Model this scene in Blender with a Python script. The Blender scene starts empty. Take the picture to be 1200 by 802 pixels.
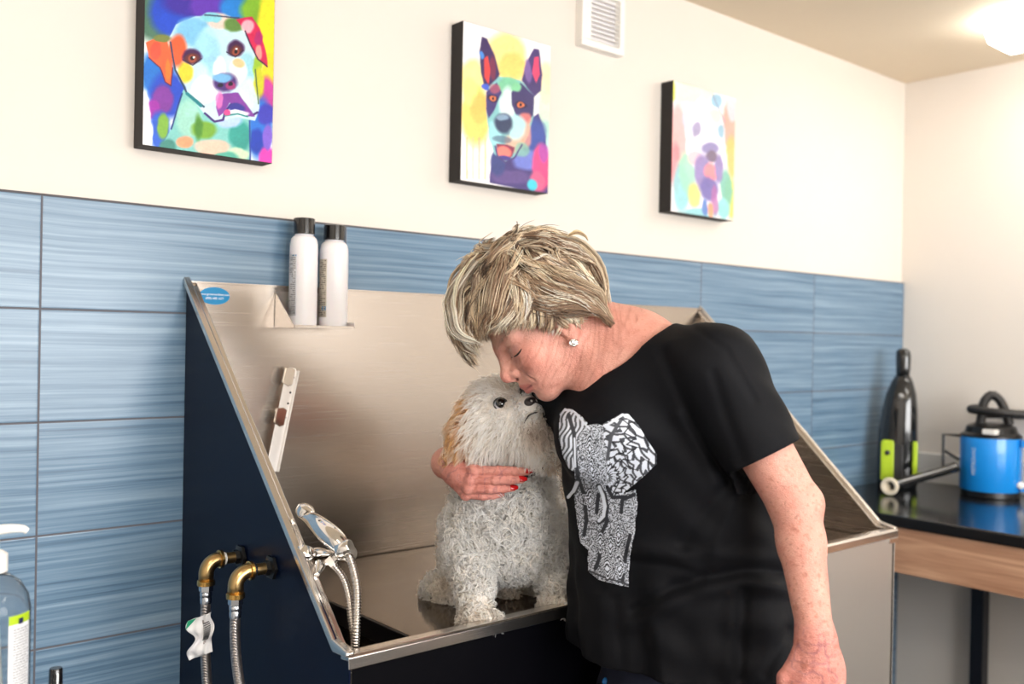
import bpy, math, random
import numpy as np
from mathutils import Vector, Matrix
from mathutils.bvhtree import BVHTree
rng = np.random.default_rng(7); random.seed(7)
SC = bpy.context.scene; COL = SC.collection
# ------------------------------------------------------------------ camera basis (solved from the tile grid)
FPX = 1120.0; CAMY = -1.8424; CAMZ = 1.42
TH, RO, PI_ = .70636, .01905, -.005175
FW = np.array([math.sin(TH)*math.cos(PI_), math.cos(TH)*math.cos(PI_), math.sin(PI_)])
_r = np.array([math.cos(TH), -math.sin(TH), 0.]); _u = np.cross(_r, FW)
RT = _r*math.cos(RO) + _u*math.sin(RO); UP = -_r*math.sin(RO) + _u*math.cos(RO)
CAM = np.array([0., CAMY, CAMZ])
def ray(x, y): return FW + RT*(x-600)/FPX - UP*(y-401)/FPX
def at(x, y, Z): return CAM + ray(x, y)*Z
def onZ(x, y, z): d = ray(x, y); return CAM + d*((z-CAMZ)/d[2])
def onX(x, y, X): d = ray(x, y); return CAM + d*(X/d[0])
def onY(x, y, Y): d = ray(x, y); return CAM + d*((Y-CAMY)/d[1])
def lin(c):
    c = np.asarray(c, float)/255.
    return np.where(c <= .04045, c/12.92, ((c+.055)/1.055)**2.4)
def L4(c): return tuple(lin(c)) + (1.,)
# ------------------------------------------------------------------ materials
def mat(name, col, rough=.5, metal=0., spec=.5, bump=0., bscale=60., var=0., vscale=8., coat=0., stretch=None, **kw):
    m = bpy.data.materials.new(name); m.use_nodes = True; nt = m.node_tree; N = nt.nodes; K = nt.links
    b = N['Principled BSDF']
    b.inputs['Base Color'].default_value = L4(col); b.inputs['Roughness'].default_value = rough
    b.inputs['Metallic'].default_value = metal; b.inputs['Specular IOR Level'].default_value = spec
    b.inputs['Coat Weight'].default_value = coat
    for k, v in kw.items(): b.inputs[k.replace('_', ' ')].default_value = v
    tc = N.new('ShaderNodeTexCoord'); mp = N.new('ShaderNodeMapping'); K.new(tc.outputs['Object'], mp.inputs[0])
    if stretch: mp.inputs['Scale'].default_value = stretch
    n = N.new('ShaderNodeTexNoise'); n.inputs['Scale'].default_value = vscale; n.inputs['Detail'].default_value = 4
    K.new(mp.outputs[0], n.inputs['Vector'])
    mx = N.new('ShaderNodeMix'); mx.data_type = 'RGBA'
    v = max(var, .015)
    mx.inputs[6].default_value = tuple(np.clip(lin(col)*(1-v), 0, 1)) + (1,)
    mx.inputs[7].default_value = tuple(np.clip(lin(col)*(1+v), 0, 1)) + (1,)
    K.new(n.outputs[0], mx.inputs[0]); K.new(mx.outputs[2], b.inputs['Base Color'])
    if bump:
        n2 = N.new('ShaderNodeTexNoise'); n2.inputs['Scale'].default_value = bscale; n2.inputs['Detail'].default_value = 3
        K.new(mp.outputs[0], n2.inputs['Vector'])
        bp = N.new('ShaderNodeBump'); bp.inputs['Strength'].default_value = bump; bp.inputs['Distance'].default_value = .002
        K.new(n2.outputs[0], bp.inputs['Height']); K.new(bp.outputs[0], b.inputs['Normal'])
    return m
def attr_mat(name, attr='Col', rough=.6, spec=.3, bump=0., bscale=200., sss=0., **kw):
    m = mat(name, (200, 200, 200), rough, 0, spec, bump, bscale, **kw); nt = m.node_tree
    a = nt.nodes.new('ShaderNodeAttribute'); a.attribute_name = attr
    b = nt.nodes['Principled BSDF']; nt.links.new(a.outputs['Color'], b.inputs['Base Color'])
    if sss:
        b.inputs['Subsurface Weight'].default_value = sss; b.inputs['Subsurface Scale'].default_value = .006
        b.inputs['Subsurface Radius'].default_value = (1, .35, .2)
    return m
def steel(name, col=(205, 198, 190), rough=.22, aniso=.6, horiz=True, tang='Z'):
    m = mat(name, col, rough, 1.0, bump=.0, var=.03, vscale=3)
    nt = m.node_tree; N = nt.nodes; K = nt.links; b = N['Principled BSDF']
    tc = N.new('ShaderNodeTexCoord'); mp = N.new('ShaderNodeMapping'); K.new(tc.outputs['Object'], mp.inputs[0])
    mp.inputs['Scale'].default_value = (1.5, 1.5, 260) if horiz else (260, 260, 1.5)
    n = N.new('ShaderNodeTexNoise'); n.inputs['Scale'].default_value = 3; n.inputs['Detail'].default_value = 2
    K.new(mp.outputs[0], n.inputs['Vector'])
    r = N.new('ShaderNodeMapRange'); r.inputs[3].default_value = rough*.8; r.inputs[4].default_value = rough*1.25
    K.new(n.outputs[0], r.inputs[0]); K.new(r.outputs[0], b.inputs['Roughness'])
    bp = N.new('ShaderNodeBump'); bp.inputs['Strength'].default_value = .05; bp.inputs['Distance'].default_value = .0005
    K.new(n.outputs[0], bp.inputs['Height']); K.new(bp.outputs[0], b.inputs['Normal'])
    if aniso:
        t = N.new('ShaderNodeTangent'); t.direction_type = 'RADIAL'; t.axis = tang
        K.new(t.outputs[0], b.inputs['Tangent']); b.inputs['Anisotropic'].default_value = aniso
    return m
# ------------------------------------------------------------------ objects
WL = {}
def link(o, parent=None):
    COL.objects.link(o)
    if parent is not None:
        o.parent = parent; o.location = tuple(-np.array(WL[parent.name]))
        WL[o.name] = (0, 0, 0)
    else: WL[o.name] = tuple(o.location)
    return o
def thing(name, label, cat, loc=(0, 0, 0), group=None):
    o = bpy.data.objects.new(name, None); o.empty_display_size = .05; o.location = tuple(map(float, loc)); COL.objects.link(o)
    WL[o.name] = tuple(map(float, loc)); tag(o, label, cat, group); return o
def tag(o, label=None, cat=None, group=None, kind=None):
    if label: o['label'] = label
    if cat: o['category'] = cat
    if group: o['group'] = group
    if kind: o['kind'] = kind
    return o
def fast_mesh(name, V, F, smooth=True):
    V = np.asarray(V, np.float32); me = bpy.data.meshes.new(name)
    if isinstance(F, np.ndarray):
        k = F.shape[1]; me.vertices.add(len(V)); me.vertices.foreach_set('co', V.ravel())
        me.loops.add(F.size); me.loops.foreach_set('vertex_index', F.astype(np.int32).ravel())
        me.polygons.add(len(F)); me.polygons.foreach_set('loop_start', np.arange(0, F.size, k, dtype=np.int32))
        me.polygons.foreach_set('loop_total', np.full(len(F), k, np.int32))
        me.update(calc_edges=True); me.validate()
    else:
        me.from_pydata(V.tolist(), [], F); me.update()
    if smooth: me.polygons.foreach_set('use_smooth', np.ones(len(me.polygons), bool))
    return me
def mesh_obj(name, V, F, m, parent=None, smooth=False, bevel=0, col=None, seg=2):
    me = fast_mesh(name, V, F, smooth); o = bpy.data.objects.new(name, me); me.materials.append(m); link(o, parent)
    if col is not None:
        a = me.color_attributes.new('Col', 'FLOAT_COLOR', 'POINT'); c = np.ones((len(col), 4), np.float32); c[:, :3] = col
        a.data.foreach_set('color', c.ravel())
    if bevel:
        b = o.modifiers.new('b', 'BEVEL'); b.width = bevel; b.segments = seg; b.limit_method = 'ANGLE'; b.angle_limit = .6
        b.harden_normals = False
    return o
BF = [(0,3,2,1),(4,5,6,7),(0,1,5,4),(1,2,6,5),(2,3,7,6),(3,0,4,7)]
def boxv(lo, hi):
    x0, y0, z0 = lo; x1, y1, z1 = hi
    return [(x0,y0,z0),(x1,y0,z0),(x1,y1,z0),(x0,y1,z0),(x0,y0,z1),(x1,y0,z1),(x1,y1,z1),(x0,y1,z1)]
def box(name, lo, hi, m, parent=None, bevel=.002): return mesh_obj(name, boxv(lo, hi), BF, m, parent, bevel=bevel)
class MB:
    def __init__(s): s.V = []; s.F = []
    def add(s, V, F):
        n = len(s.V); s.V += [tuple(map(float, v)) for v in V]; s.F += [tuple(int(i)+n for i in f) for f in F]; return s
    def box(s, lo, hi): return s.add(boxv(lo, hi), BF)
    def prism(s, P, ext):
        P = [np.array(p, float) for p in P]; n = len(P); e = np.array(ext, float)
        return s.add(P + [p+e for p in P], [tuple(range(n))[::-1], tuple(range(n, 2*n))] + [(i, (i+1) % n, (i+1) % n+n, i+n) for i in range(n)])
    def tube(s, pts, rad, seg=12, res=1, cap=True):
        V, F = tube_vf(pts, rad, seg, res, cap); return s.add(V, F)
    def lathe(s, prof, loc, axis=(0, 0, 1), seg=32):
        V, F = lathe_vf(prof, loc, axis, seg); return s.add(V, F)
    def obj(s, name, m, parent=None, smooth=False, bevel=0, seg=2): 
        o = mesh_obj(name, s.V, s.F, m, parent, smooth, bevel, seg=seg)
        import bmesh
        b = bmesh.new(); b.from_mesh(o.data); bmesh.ops.recalc_face_normals(b, faces=b.faces); b.to_mesh(o.data); b.free()
        return o
def basis(ax):
    a = np.array(ax, float); a /= np.linalg.norm(a)
    h = np.array([0, 0, 1.]) if abs(a[2]) < .9 else np.array([1., 0, 0])
    x = np.cross(h, a); x /= np.linalg.norm(x); return x, np.cross(a, x), a
def lathe_vf(prof, loc, axis=(0, 0, 1), seg=32):
    x, y, a = basis(axis); V = []; F = []; loc = np.array(loc, float)
    for r, h in prof:
        for k in range(seg):
            t = 2*math.pi*k/seg; V.append(loc + a*h + (x*math.cos(t)+y*math.sin(t))*max(r, 1e-5))
    for i in range(len(prof)-1):
        for k in range(seg): F.append((i*seg+k, i*seg+(k+1) % seg, (i+1)*seg+(k+1) % seg, (i+1)*seg+k))
    F.append(tuple(range(seg))[::-1]); F.append(tuple(range((len(prof)-1)*seg, len(prof)*seg)))
    return V, F
def spline(P, res):
    P = [np.array(p, float) for p in P]
    if res <= 1 or len(P) < 3:
        if res > 1: return [P[0]+(P[1]-P[0])*t/res for t in range(res+1)]
        return P
    Q = [2*P[0]-P[1]] + P + [2*P[-1]-P[-2]]; out = []
    for i in range(1, len(Q)-2):
        for t in range(res):
            s = t/res; a, b, c, d = Q[i-1:i+3]
            out.append(.5*((2*b)+(-a+c)*s+(2*a-5*b+4*c-d)*s*s+(-a+3*b-3*c+d)*s**3))
    return out + [P[-1]]
def tube_vf(pts, rad, seg=12, res=1, cap=True):
    P = spline(pts, res); n = len(P)
    R = [rad(i/(n-1)) if callable(rad) else rad for i in range(n)]
    T = [P[min(i+1, n-1)]-P[max(i-1, 0)] for i in range(n)]; T = [t/(np.linalg.norm(t)+1e-12) for t in T]
    x, y, _ = basis(T[0]); V = []; F = []
    for i in range(n):
        x = x - T[i]*np.dot(x, T[i]); x /= np.linalg.norm(x); y = np.cross(T[i], x)
        for k in range(seg):
            t = 2*math.pi*k/seg; V.append(P[i]+(x*math.cos(t)+y*math.sin(t))*R[i])
        if i:
            for k in range(seg): F.append(((i-1)*seg+k, (i-1)*seg+(k+1) % seg, i*seg+(k+1) % seg, i*seg+k))
    if cap: F += [tuple(range(seg))[::-1], tuple(range((n-1)*seg, n*seg))]
    return V, F
def tube(name, pts, rad, m, parent=None, seg=16, res=8): return MB().tube(pts, rad, seg, res).obj(name, m, parent, smooth=True)
def lathe(name, prof, loc, m, parent=None, axis=(0, 0, 1), seg=40, bevel=0):
    o = MB().lathe(prof, loc, axis, seg).obj(name, m, parent, smooth=True)
    e = o.modifiers.new('e', 'EDGE_SPLIT'); e.split_angle = .7
    return o
def text_mesh(name, txt, size, origin, right, up, m, parent, depth=.0002):
    c = bpy.data.curves.new(name, 'FONT'); c.body = txt; c.size = size; c.align_x = 'CENTER'; c.align_y = 'CENTER'; c.extrude = depth
    o = bpy.data.objects.new(name, c); COL.objects.link(o); bpy.context.view_layer.update()
    me = bpy.data.meshes.new_from_object(o.evaluated_get(bpy.context.evaluated_depsgraph_get()))
    bpy.data.objects.remove(o); bpy.data.curves.remove(c)
    r = np.array(right, float); r /= np.linalg.norm(r); u = np.array(up, float); u -= r*np.dot(u, r); u /= np.linalg.norm(u); n = np.cross(r, u)
    M = Matrix(((r[0], u[0], n[0], origin[0]), (r[1], u[1], n[1], origin[1]), (r[2], u[2], n[2], origin[2]), (0, 0, 0, 1)))
    me.transform(M); me.materials.clear(); me.materials.append(m); me.name = name
    o = bpy.data.objects.new(name, me); link(o, parent); return o
# ------------------------------------------------------------------ value noise (vectorised)
def vnoise(p, scale=1., seed=0):
    p = np.asarray(p, np.float64)*scale + seed*17.13; i = np.floor(p).astype(np.int64); f = p-i; f = f*f*(3-2*f)
    def h(a, b, c):
        n = (a*374761393 + b*668265263 + c*2147483647 + seed*974711) & 0x7fffffff
        n = ((n ^ (n >> 13))*1274126177) & 0x7fffffff
        return ((n ^ (n >> 16)) & 0xffff)/65535.
    x, y, z = i[..., 0], i[..., 1], i[..., 2]; fx, fy, fz = f[..., 0], f[..., 1], f[..., 2]
    def L(a, b, t): return a+(b-a)*t
    return L(L(L(h(x,y,z),h(x+1,y,z),fx), L(h(x,y+1,z),h(x+1,y+1,z),fx), fy),
             L(L(h(x,y,z+1),h(x+1,y,z+1),fx), L(h(x,y+1,z+1),h(x+1,y+1,z+1),fx), fy), fz)*2-1
def vnoise3(p, scale, seed): return np.stack([vnoise(p, scale, seed+k) for k in range(3)], -1)
# ------------------------------------------------------------------ implicit bodies
def cap(p, a, b, ra, rb):
    a = np.asarray(a, np.float32); ab = np.asarray(b, np.float32)-a; q = p-a
    t = np.clip((q@ab)/(ab@ab+1e-12), 0, 1); return np.sqrt(((q-t[:, None]*ab)**2).sum(1)) - (ra+(rb-ra)*t)
def ball(p, c, r): return np.sqrt(((p-np.asarray(c, np.float32))**2).sum(1))-r
def ell(p, c, r, B=None):
    q = p-np.asarray(c, np.float32)
    if B is not None: q = q@np.asarray(B, np.float32).T
    r = np.asarray(r, np.float32); k0 = np.sqrt(((q/r)**2).sum(1)); k1 = np.sqrt(((q/(r*r))**2).sum(1))+1e-9
    return k0*(k0-1)/k1
def smin(a, b, k):
    h = np.clip(.5+.5*(b-a)/k, 0, 1); return b+(a-b)*h - k*h*(1-h)
def smax(a, b, k): return -smin(-a, -b, k)
def isosurface(f, lo, hi, h, B=8):
    lo = np.array(lo, float); n = (np.ceil((np.array(hi)-lo)/h/B).astype(int))*B; nb = n//B
    g = [np.arange(nb[k])*B*h + lo[k] + (B-1)*h/2 for k in range(3)]
    C = np.stack(np.meshgrid(*g, indexing='ij'), -1).reshape(-1, 3).astype(np.float32)
    d = np.concatenate([f(c) for c in np.array_split(C, max(1, len(C)//200000))])
    act = np.abs(d) < B*h*1.25
    V = np.repeat(np.repeat(np.repeat(d.reshape(nb).astype(np.float32), B, 0), B, 1), B, 2)
    V5 = V.reshape(nb[0], B, nb[1], B, nb[2], B)
    ids = np.argwhere(act.reshape(nb)); o = np.arange(B)
    O = np.stack(np.meshgrid(o, o, o, indexing='ij'), -1).reshape(-1, 3)
    for ch in np.array_split(ids, max(1, len(ids)//700)):
        P = (ch[:, None, :]*B + O[None])*h + lo
        v = f(P.reshape(-1, 3).astype(np.float32)).reshape(-1, B, B, B)
        V5[ch[:, 0], :, ch[:, 1], :, ch[:, 2], :] = v
    S = V < 0
    cnt = sum(S[i:n[0]-1+i, j:n[1]-1+j, k:n[2]-1+k].astype(np.uint8) for i in (0, 1) for j in (0, 1) for k in (0, 1))
    cell = np.argwhere((cnt > 0) & (cnt < 8)); m = n-1
    flat = (cell[:, 0]*m[1]+cell[:, 1])*m[2]+cell[:, 2]
    acc = np.zeros((len(cell), 3)); num = np.zeros(len(cell))
    cor = [(i, j, k) for i in (0, 1) for j in (0, 1) for k in (0, 1)]
    val = {c: V[cell[:, 0]+c[0], cell[:, 1]+c[1], cell[:, 2]+c[2]] for c in cor}
    for a in cor:
        for ax in range(3):
            if a[ax] == 0:
                b = list(a); b[ax] = 1; b = tuple(b); va, vb = val[a], val[b]; x = (va < 0) != (vb < 0)
                t = np.where(x, va/(va-vb+1e-20), 0); p = np.array(a, float)[None]+t[:, None]*(np.array(b)-np.array(a))[None]
                acc += p*x[:, None]; num += x
    vert = lo + (cell + acc/num[:, None])*h
    F = []
    for ax in range(3):
        sl0 = [slice(None)]*3; sl1 = [slice(None)]*3; sl0[ax] = slice(0, -1); sl1[ax] = slice(1, None)
        e = np.argwhere(S[tuple(sl0)] != S[tuple(sl1)]); b, c = (ax+1) % 3, (ax+2) % 3
        e = e[(e[:, b] > 0) & (e[:, c] > 0) & (e[:, b] < m[b]) & (e[:, c] < m[c])]
        neg = S[e[:, 0], e[:, 1], e[:, 2]]
        q = []
        for db, dc in ((0, 0), (1, 0), (1, 1), (0, 1)):
            k = e.copy(); k[:, b] -= 1-db; k[:, c] -= 1-dc; q.append(np.searchsorted(flat, (k[:, 0]*m[1]+k[:, 1])*m[2]+k[:, 2]))
        q = np.stack(q, 1); q[~neg] = q[~neg][:, ::-1]; F.append(q)
    return vert, np.concatenate(F)
def vert_normals(V, F):
    n = np.cross(V[F[:, 2]]-V[F[:, 0]], V[F[:, 3]]-V[F[:, 1]]); N = np.zeros_like(V)
    for k in range(4): np.add.at(N, F[:, k], n)
    return N/(np.linalg.norm(N, axis=1, keepdims=True)+1e-12)
def strands(P, R, cols):
    """P (n,s,3) paths, R (n,s) radii, cols (n,s,3) -> triangular tubes as one vertex/face/colour set"""
    n, s, _ = P.shape; T = np.gradient(P, axis=1); T /= np.linalg.norm(T, axis=2, keepdims=True)+1e-12
    ref = rng.normal(size=(n, 1, 3)); X = np.cross(T, ref); X /= np.linalg.norm(X, axis=2, keepdims=True)+1e-12; Y = np.cross(T, X)
    ring = [P + R[..., None]*(X*math.cos(a)+Y*math.sin(a)) for a in (0, 2.0944, 4.18879)]
    V = np.stack(ring, 2).reshape(-1, 3); c = np.repeat(cols.reshape(-1, 3), 3, 0)
    base = (np.arange(n)[:, None]*s + np.arange(s-1)[None]).reshape(-1)*3
    F = np.concatenate([np.stack([base+k, base+(k+1) % 3, base+3+(k+1) % 3, base+3+k], 1) for k in range(3)])
    return V, F, c
def ribbons(P, R, cols, side):
    """flat strands: side (n,3) is the direction each ribbon is wide in"""
    n, s, _ = P.shape; T = np.gradient(P, axis=1); T /= np.linalg.norm(T, axis=2, keepdims=True)+1e-12
    X = side[:, None] - T*(T*side[:, None]).sum(2, keepdims=True); X /= np.linalg.norm(X, axis=2, keepdims=True)+1e-9
    V = np.stack([P-X*R[..., None], P+X*R[..., None]], 2).reshape(-1, 3); c = np.repeat(cols.reshape(-1, 3), 2, 0)
    b = (np.arange(n)[:, None]*s + np.arange(s-1)[None]).reshape(-1)*2
    return V, np.stack([b, b+1, b+3, b+2], 1), c
def smooth01(x, a, b):
    t = np.clip((x-a)/(b-a), 0, 1); return t*t*(3-2*t)
# ------------------------------------------------------------------ setting
RX = 3.572; LX = -1.3; FY = -4.2; CEIL = 2.437; TT = 1.6576
m_wall = mat('cream_paint', (222, 215, 207), .75, bump=.12, bscale=350, var=.01)
m_ceil = mat('ceiling_paint', (226, 212, 190), .85, bump=.1, bscale=300)
m_floor = mat('floor_tile', (66, 58, 52), .4, bump=.1, bscale=120, var=.12, vscale=5)
def st(o): o['kind'] = 'structure'; return o
st(box('floor', (LX-.1, FY-.1, -.1), (RX+.1, .1, 0), m_floor, bevel=0))
st(box('ceiling', (LX-.1, FY-.1, CEIL), (RX+.1, .1, CEIL+.1), m_ceil, bevel=0))
st(box('wall_back', (LX-.1, 0.012, 0), (RX+.1, .112, CEIL), m_wall, bevel=0))
st(box('wall_right', (RX, FY, 0), (RX+.1, .012, CEIL), m_wall, bevel=0))
st(box('wall_left', (LX-.1, FY, 0), (LX, .012, CEIL), m_wall, bevel=0))
# front wall (behind the camera) with a window opening added for frontal fill light
WX0, WX1, WZ0, WZ1 = -.4, 2.6, .85, 2.15
w = MB()
w.box((LX-.1, FY-.1, 0), (WX0, FY, CEIL)); w.box((WX1, FY-.1, 0), (RX+.1, FY, CEIL))
w.box((WX0, FY-.1, 0), (WX1, FY, WZ0)); w.box((WX0, FY-.1, WZ1), (WX1, FY, CEIL))
st(w.obj('wall_front', m_wall))
m_white = mat('white_trim_paint', (238, 236, 232), .4)
m_fix_ = mat('satin_handle', (150, 146, 140), .3, 1.0)
w = MB()
for x in (WX0, (WX0+WX1)/2-.02, WX1-.04): w.box((x, FY-.07, WZ0), (x+.04, FY-.02, WZ1))
w.box((WX0, FY-.07, WZ0), (WX1, FY-.02, WZ0+.04)); w.box((WX0, FY-.07, WZ1-.04), (WX1, FY-.02, WZ1))
st(w.obj('fill_window', m_white))
# tiled wainscot: long blue tiles with dark grout, brushed streak relief
def tile_mat():
    m = bpy.data.materials.new('blue_streaked_tile'); m.use_nodes = True; nt = m.node_tree; N = nt.nodes; K = nt.links; b = N['Principled BSDF']
    tc = N.new('ShaderNodeTexCoord'); sx = N.new('ShaderNodeSeparateXYZ'); K.new(tc.outputs['Object'], sx.inputs[0])
    def ma(op, a, b_=None, c=None):
        n = N.new('ShaderNodeMath'); n.operation = op
        for i, v in enumerate((a, b_, c)):
            if v is None: continue
            if isinstance(v, (int, float)): n.inputs[i].default_value = v
            else: K.new(v, n.inputs[i])
        return n.outputs[0]
    TW, THt = .6197, .2032
    ux = ma('DIVIDE', ma('SUBTRACT', sx.outputs[0], .4653-.6197*3), TW); uz = ma('DIVIDE', ma('SUBTRACT', TT, sx.outputs[2]), THt)
    fx = ma('FRACT', ux); fz = ma('FRACT', uz); ix = ma('FLOOR', ux); iz = ma('FLOOR', uz)
    dx = ma('MULTIPLY', ma('MINIMUM', fx, ma('SUBTRACT', 1.0, fx)), TW); dz = ma('MULTIPLY', ma('MINIMUM', fz, ma('SUBTRACT', 1.0, fz)), THt)
    d = ma('MINIMUM', dx, dz); g = ma('GREATER_THAN', d, .0018)
    # streak field, different on every tile
    cb = N.new('ShaderNodeCombineXYZ'); K.new(ma('MULTIPLY', ma('ADD', sx.outputs[0], ma('MULTIPLY', ix, 3.7)), 1.3), cb.inputs[0])
    wob = N.new('ShaderNodeTexNoise'); wob.inputs['Scale'].default_value = 2.2; wob.inputs['Detail'].default_value = 2; K.new(tc.outputs['Object'], wob.inputs['Vector'])
    zz = ma('ADD', ma('MULTIPLY', sx.outputs[2], 95.0), ma('MULTIPLY', wob.outputs[0], 1.6)); zz = ma('ADD', zz, ma('MULTIPLY', ma('ADD', ix, ma('MULTIPLY', iz, 5.3)), 13.1))
    K.new(zz, cb.inputs[2])
    n = N.new('ShaderNodeTexNoise'); n.inputs['Scale'].default_value = 1.0; n.inputs['Detail'].default_value = 5; n.inputs['Roughness'].default_value = .65; K.new(cb.outputs[0], n.inputs['Vector'])
    cr = N.new('ShaderNodeValToRGB'); cr.color_ramp.elements[0].position = .26; cr.color_ramp.elements[0].color = L4((58, 85, 112))
    cr.color_ramp.elements[1].position = .78; cr.color_ramp.elements[1].color = L4((148, 172, 192))
    e = cr.color_ramp.elements.new(.44); e.color = L4((92, 122, 148)); e = cr.color_ramp.elements.new(.56); e.color = L4((114, 141, 165))
    K.new(n.outputs[0], cr.inputs[0])
    mx = N.new('ShaderNodeMix'); mx.data_type = 'RGBA'; mx.inputs[6].default_value = L4((92, 92, 100)); K.new(g, mx.inputs[0]); K.new(cr.outputs[0], mx.inputs[7])
    K.new(mx.outputs[2], b.inputs['Base Color'])
    rr = ma('SUBTRACT', .75, ma('MULTIPLY', g, .45)); K.new(rr, b.inputs['Roughness'])
    hh = ma('ADD', ma('MULTIPLY', n.outputs[0], .25), ma('MINIMUM', ma('MULTIPLY', d, 280.0), 1.0))
    bp = N.new('ShaderNodeBump'); bp.inputs['Strength'].default_value = .4; bp.inputs['Distance'].default_value = .0014; K.new(hh, bp.inputs['Height']); K.new(bp.outputs[0], b.inputs['Normal'])
    return m
m_tile = tile_mat()
st(box('trim_1', (LX, 0.0, 0), (RX, .014, TT), m_tile, bevel=0))
m_grout = mat('dark_tile_edge', (86, 82, 84), .7)
st(box('trim_2', (LX, -.0012, TT), (RX, .014, TT+.0025), m_grout, bevel=0))
st(box('baseboard_right', (RX-.012, FY, 0), (RX, 0, .09), m_white, bevel=.002))
# unseen dark cabinets added behind the viewer to darken the tub steel's reflections
kb = thing('added_dark_cabinet', 'unseen dark brown cabinets added behind the viewer to darken the steel reflections', 'added cabinet', (1.1, FY+.3, 0))
m_cab = mat('added_cabinet_brown', (58, 46, 38), .5)
box('added_cabinet_body', (-.6, FY+.001, .08), (2.8, FY+.56, .86), m_cab, kb, .002); box('worktop', (-.62, FY+.001, .86), (2.82, FY+.6, .895), m_cab, kb, .003); box('plinth', (-.58, FY+.05, 0), (2.78, FY+.5, .08), m_cab, kb, 0)
for k in range(5):
    dr = box('added_cabinet_door', (-.59+.68*k, FY+.561, .10), (-.59+.68*k+.66, FY+.58, .84), m_cab, kb, .003)
    tube('handle', [(-.59+.68*k+.56, FY+.58, .70), (-.59+.68*k+.56, FY+.605, .71), (-.59+.68*k+.56, FY+.605, .79), (-.59+.68*k+.56, FY+.58, .80)], .005, m_fix_, dr, 8, 2)
# ------------------------------------------------------------------ ceiling lights (right one real, others added unseen for front fill)
m_diff = bpy.data.materials.new('light_diffuser'); m_diff.use_nodes = True
_b = m_diff.node_tree.nodes['Principled BSDF']; _b.inputs['Base Color'].default_value = (.9, .9, .9, 1); _b.inputs['Emission Color'].default_value = (1, .972, .93, 1); _b.inputs['Emission Strength'].default_value = LIGHT_E = 12.0
_n = m_diff.node_tree.nodes.new('ShaderNodeTexNoise'); _n.inputs['Scale'].default_value = 3
_mr = m_diff.node_tree.nodes.new('ShaderNodeMapRange'); _mr.inputs[3].default_value = LIGHT_E*.97; _mr.inputs[4].default_value = LIGHT_E*1.03
m_diff.node_tree.links.new(_n.outputs[0], _mr.inputs[0]); m_diff.node_tree.links.new(_mr.outputs[0], _b.inputs['Emission Strength'])
m_fix = mat('fixture_white_metal', (235, 235, 235), .4)
def fixture(x0, x1, y0, y1, label):
    t = thing('ceiling_light', label, 'light', ((x0+x1)/2, (y0+y1)/2, CEIL), 'wraparound ceiling lights')
    box('housing', (x0+.03, y0+.004, CEIL-.022), (x1-.03, y1-.004, CEIL-.0005), m_fix, t, .003)
    P = [(x0, 0, -.022), (x0+.004, 0, -.055), (x0+.03, 0, -.08), (x1-.03, 0, -.08), (x1-.004, 0, -.055), (x1, 0, -.022)]
    o = MB().prism([(p[0], y0, CEIL+p[2]) for p in P], (0, y1-y0, 0)).obj('diffuser', m_diff, t, bevel=.004)
fixture(3.005, 3.23, -1.75, -.53, 'glowing white wraparound light on the ceiling by the right wall')
fixture(1.35, 1.59, -3.3, -2.0, 'unseen wraparound fill light added on the ceiling behind the viewer')  # unseen lamp added to brighten the front
fixture(-.35, -.11, -2.7, -1.4, 'unseen wraparound fill light added on the ceiling left of the viewer')  # unseen lamp added to fill from the left
# ------------------------------------------------------------------ world light through the added window, as frontal fill
W = bpy.data.worlds.new('World'); SC.world = W; W.use_nodes = True
bg = W.node_tree.nodes['Background']; bg.inputs[0].default_value = (1, .99, .975, 1); bg.inputs[1].default_value = 13.0
pl = bpy.data.lights.new('fill_portal', 'AREA'); pl.shape = 'RECTANGLE'; pl.size = WX1-WX0; pl.size_y = WZ1-WZ0; pl.cycles.is_portal = True
po = bpy.data.objects.new('fill_portal', pl); po.location = ((WX0+WX1)/2, FY-.12, (WZ0+WZ1)/2); po.rotation_euler = (math.pi/2, 0, 0); COL.objects.link(po)
# ------------------------------------------------------------------ wall vent
vx0, vx1, vz0, vz1 = 1.785, 1.95, 2.205, 2.37
v = thing('wall_vent', 'white louvred vent grille high on the wall, cut by the top of the picture', 'vent', ((vx0+vx1)/2, 0, vz0))
w = MB(); fr = .018
w.box((vx0, -.014, vz0), (vx1, .012, vz0+fr)); w.box((vx0, -.014, vz1-fr), (vx1, .012, vz1)); w.box((vx0, -.014, vz0+fr), (vx0+fr+.016, .012, vz1-fr)); w.box((vx1-fr, -.014, vz0+fr), (vx1, .012, vz1-fr))
w.obj('frame', m_white, v, bevel=.0015)
w = MB(); k = vz0+fr+.004
while k < vz1-fr-.008:
    w.prism([(vx0+fr+.014, -.011, k), (vx0+fr+.014, .006, k+.008), (vx0+fr+.014, .0075, k+.0065), (vx0+fr+.014, -.0095, k-.0015)], (vx1-vx0-2*fr-.012, 0, 0)); k += .0125
w.obj('louvre', m_white, v)
box('backing', (vx0+fr, .007, vz0+fr), (vx1-fr, .0118, vz1-fr), mat('vent_backing_grey', (222, 220, 224), .7), v, 0)  # plain pale grey plate behind the louvres
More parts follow.
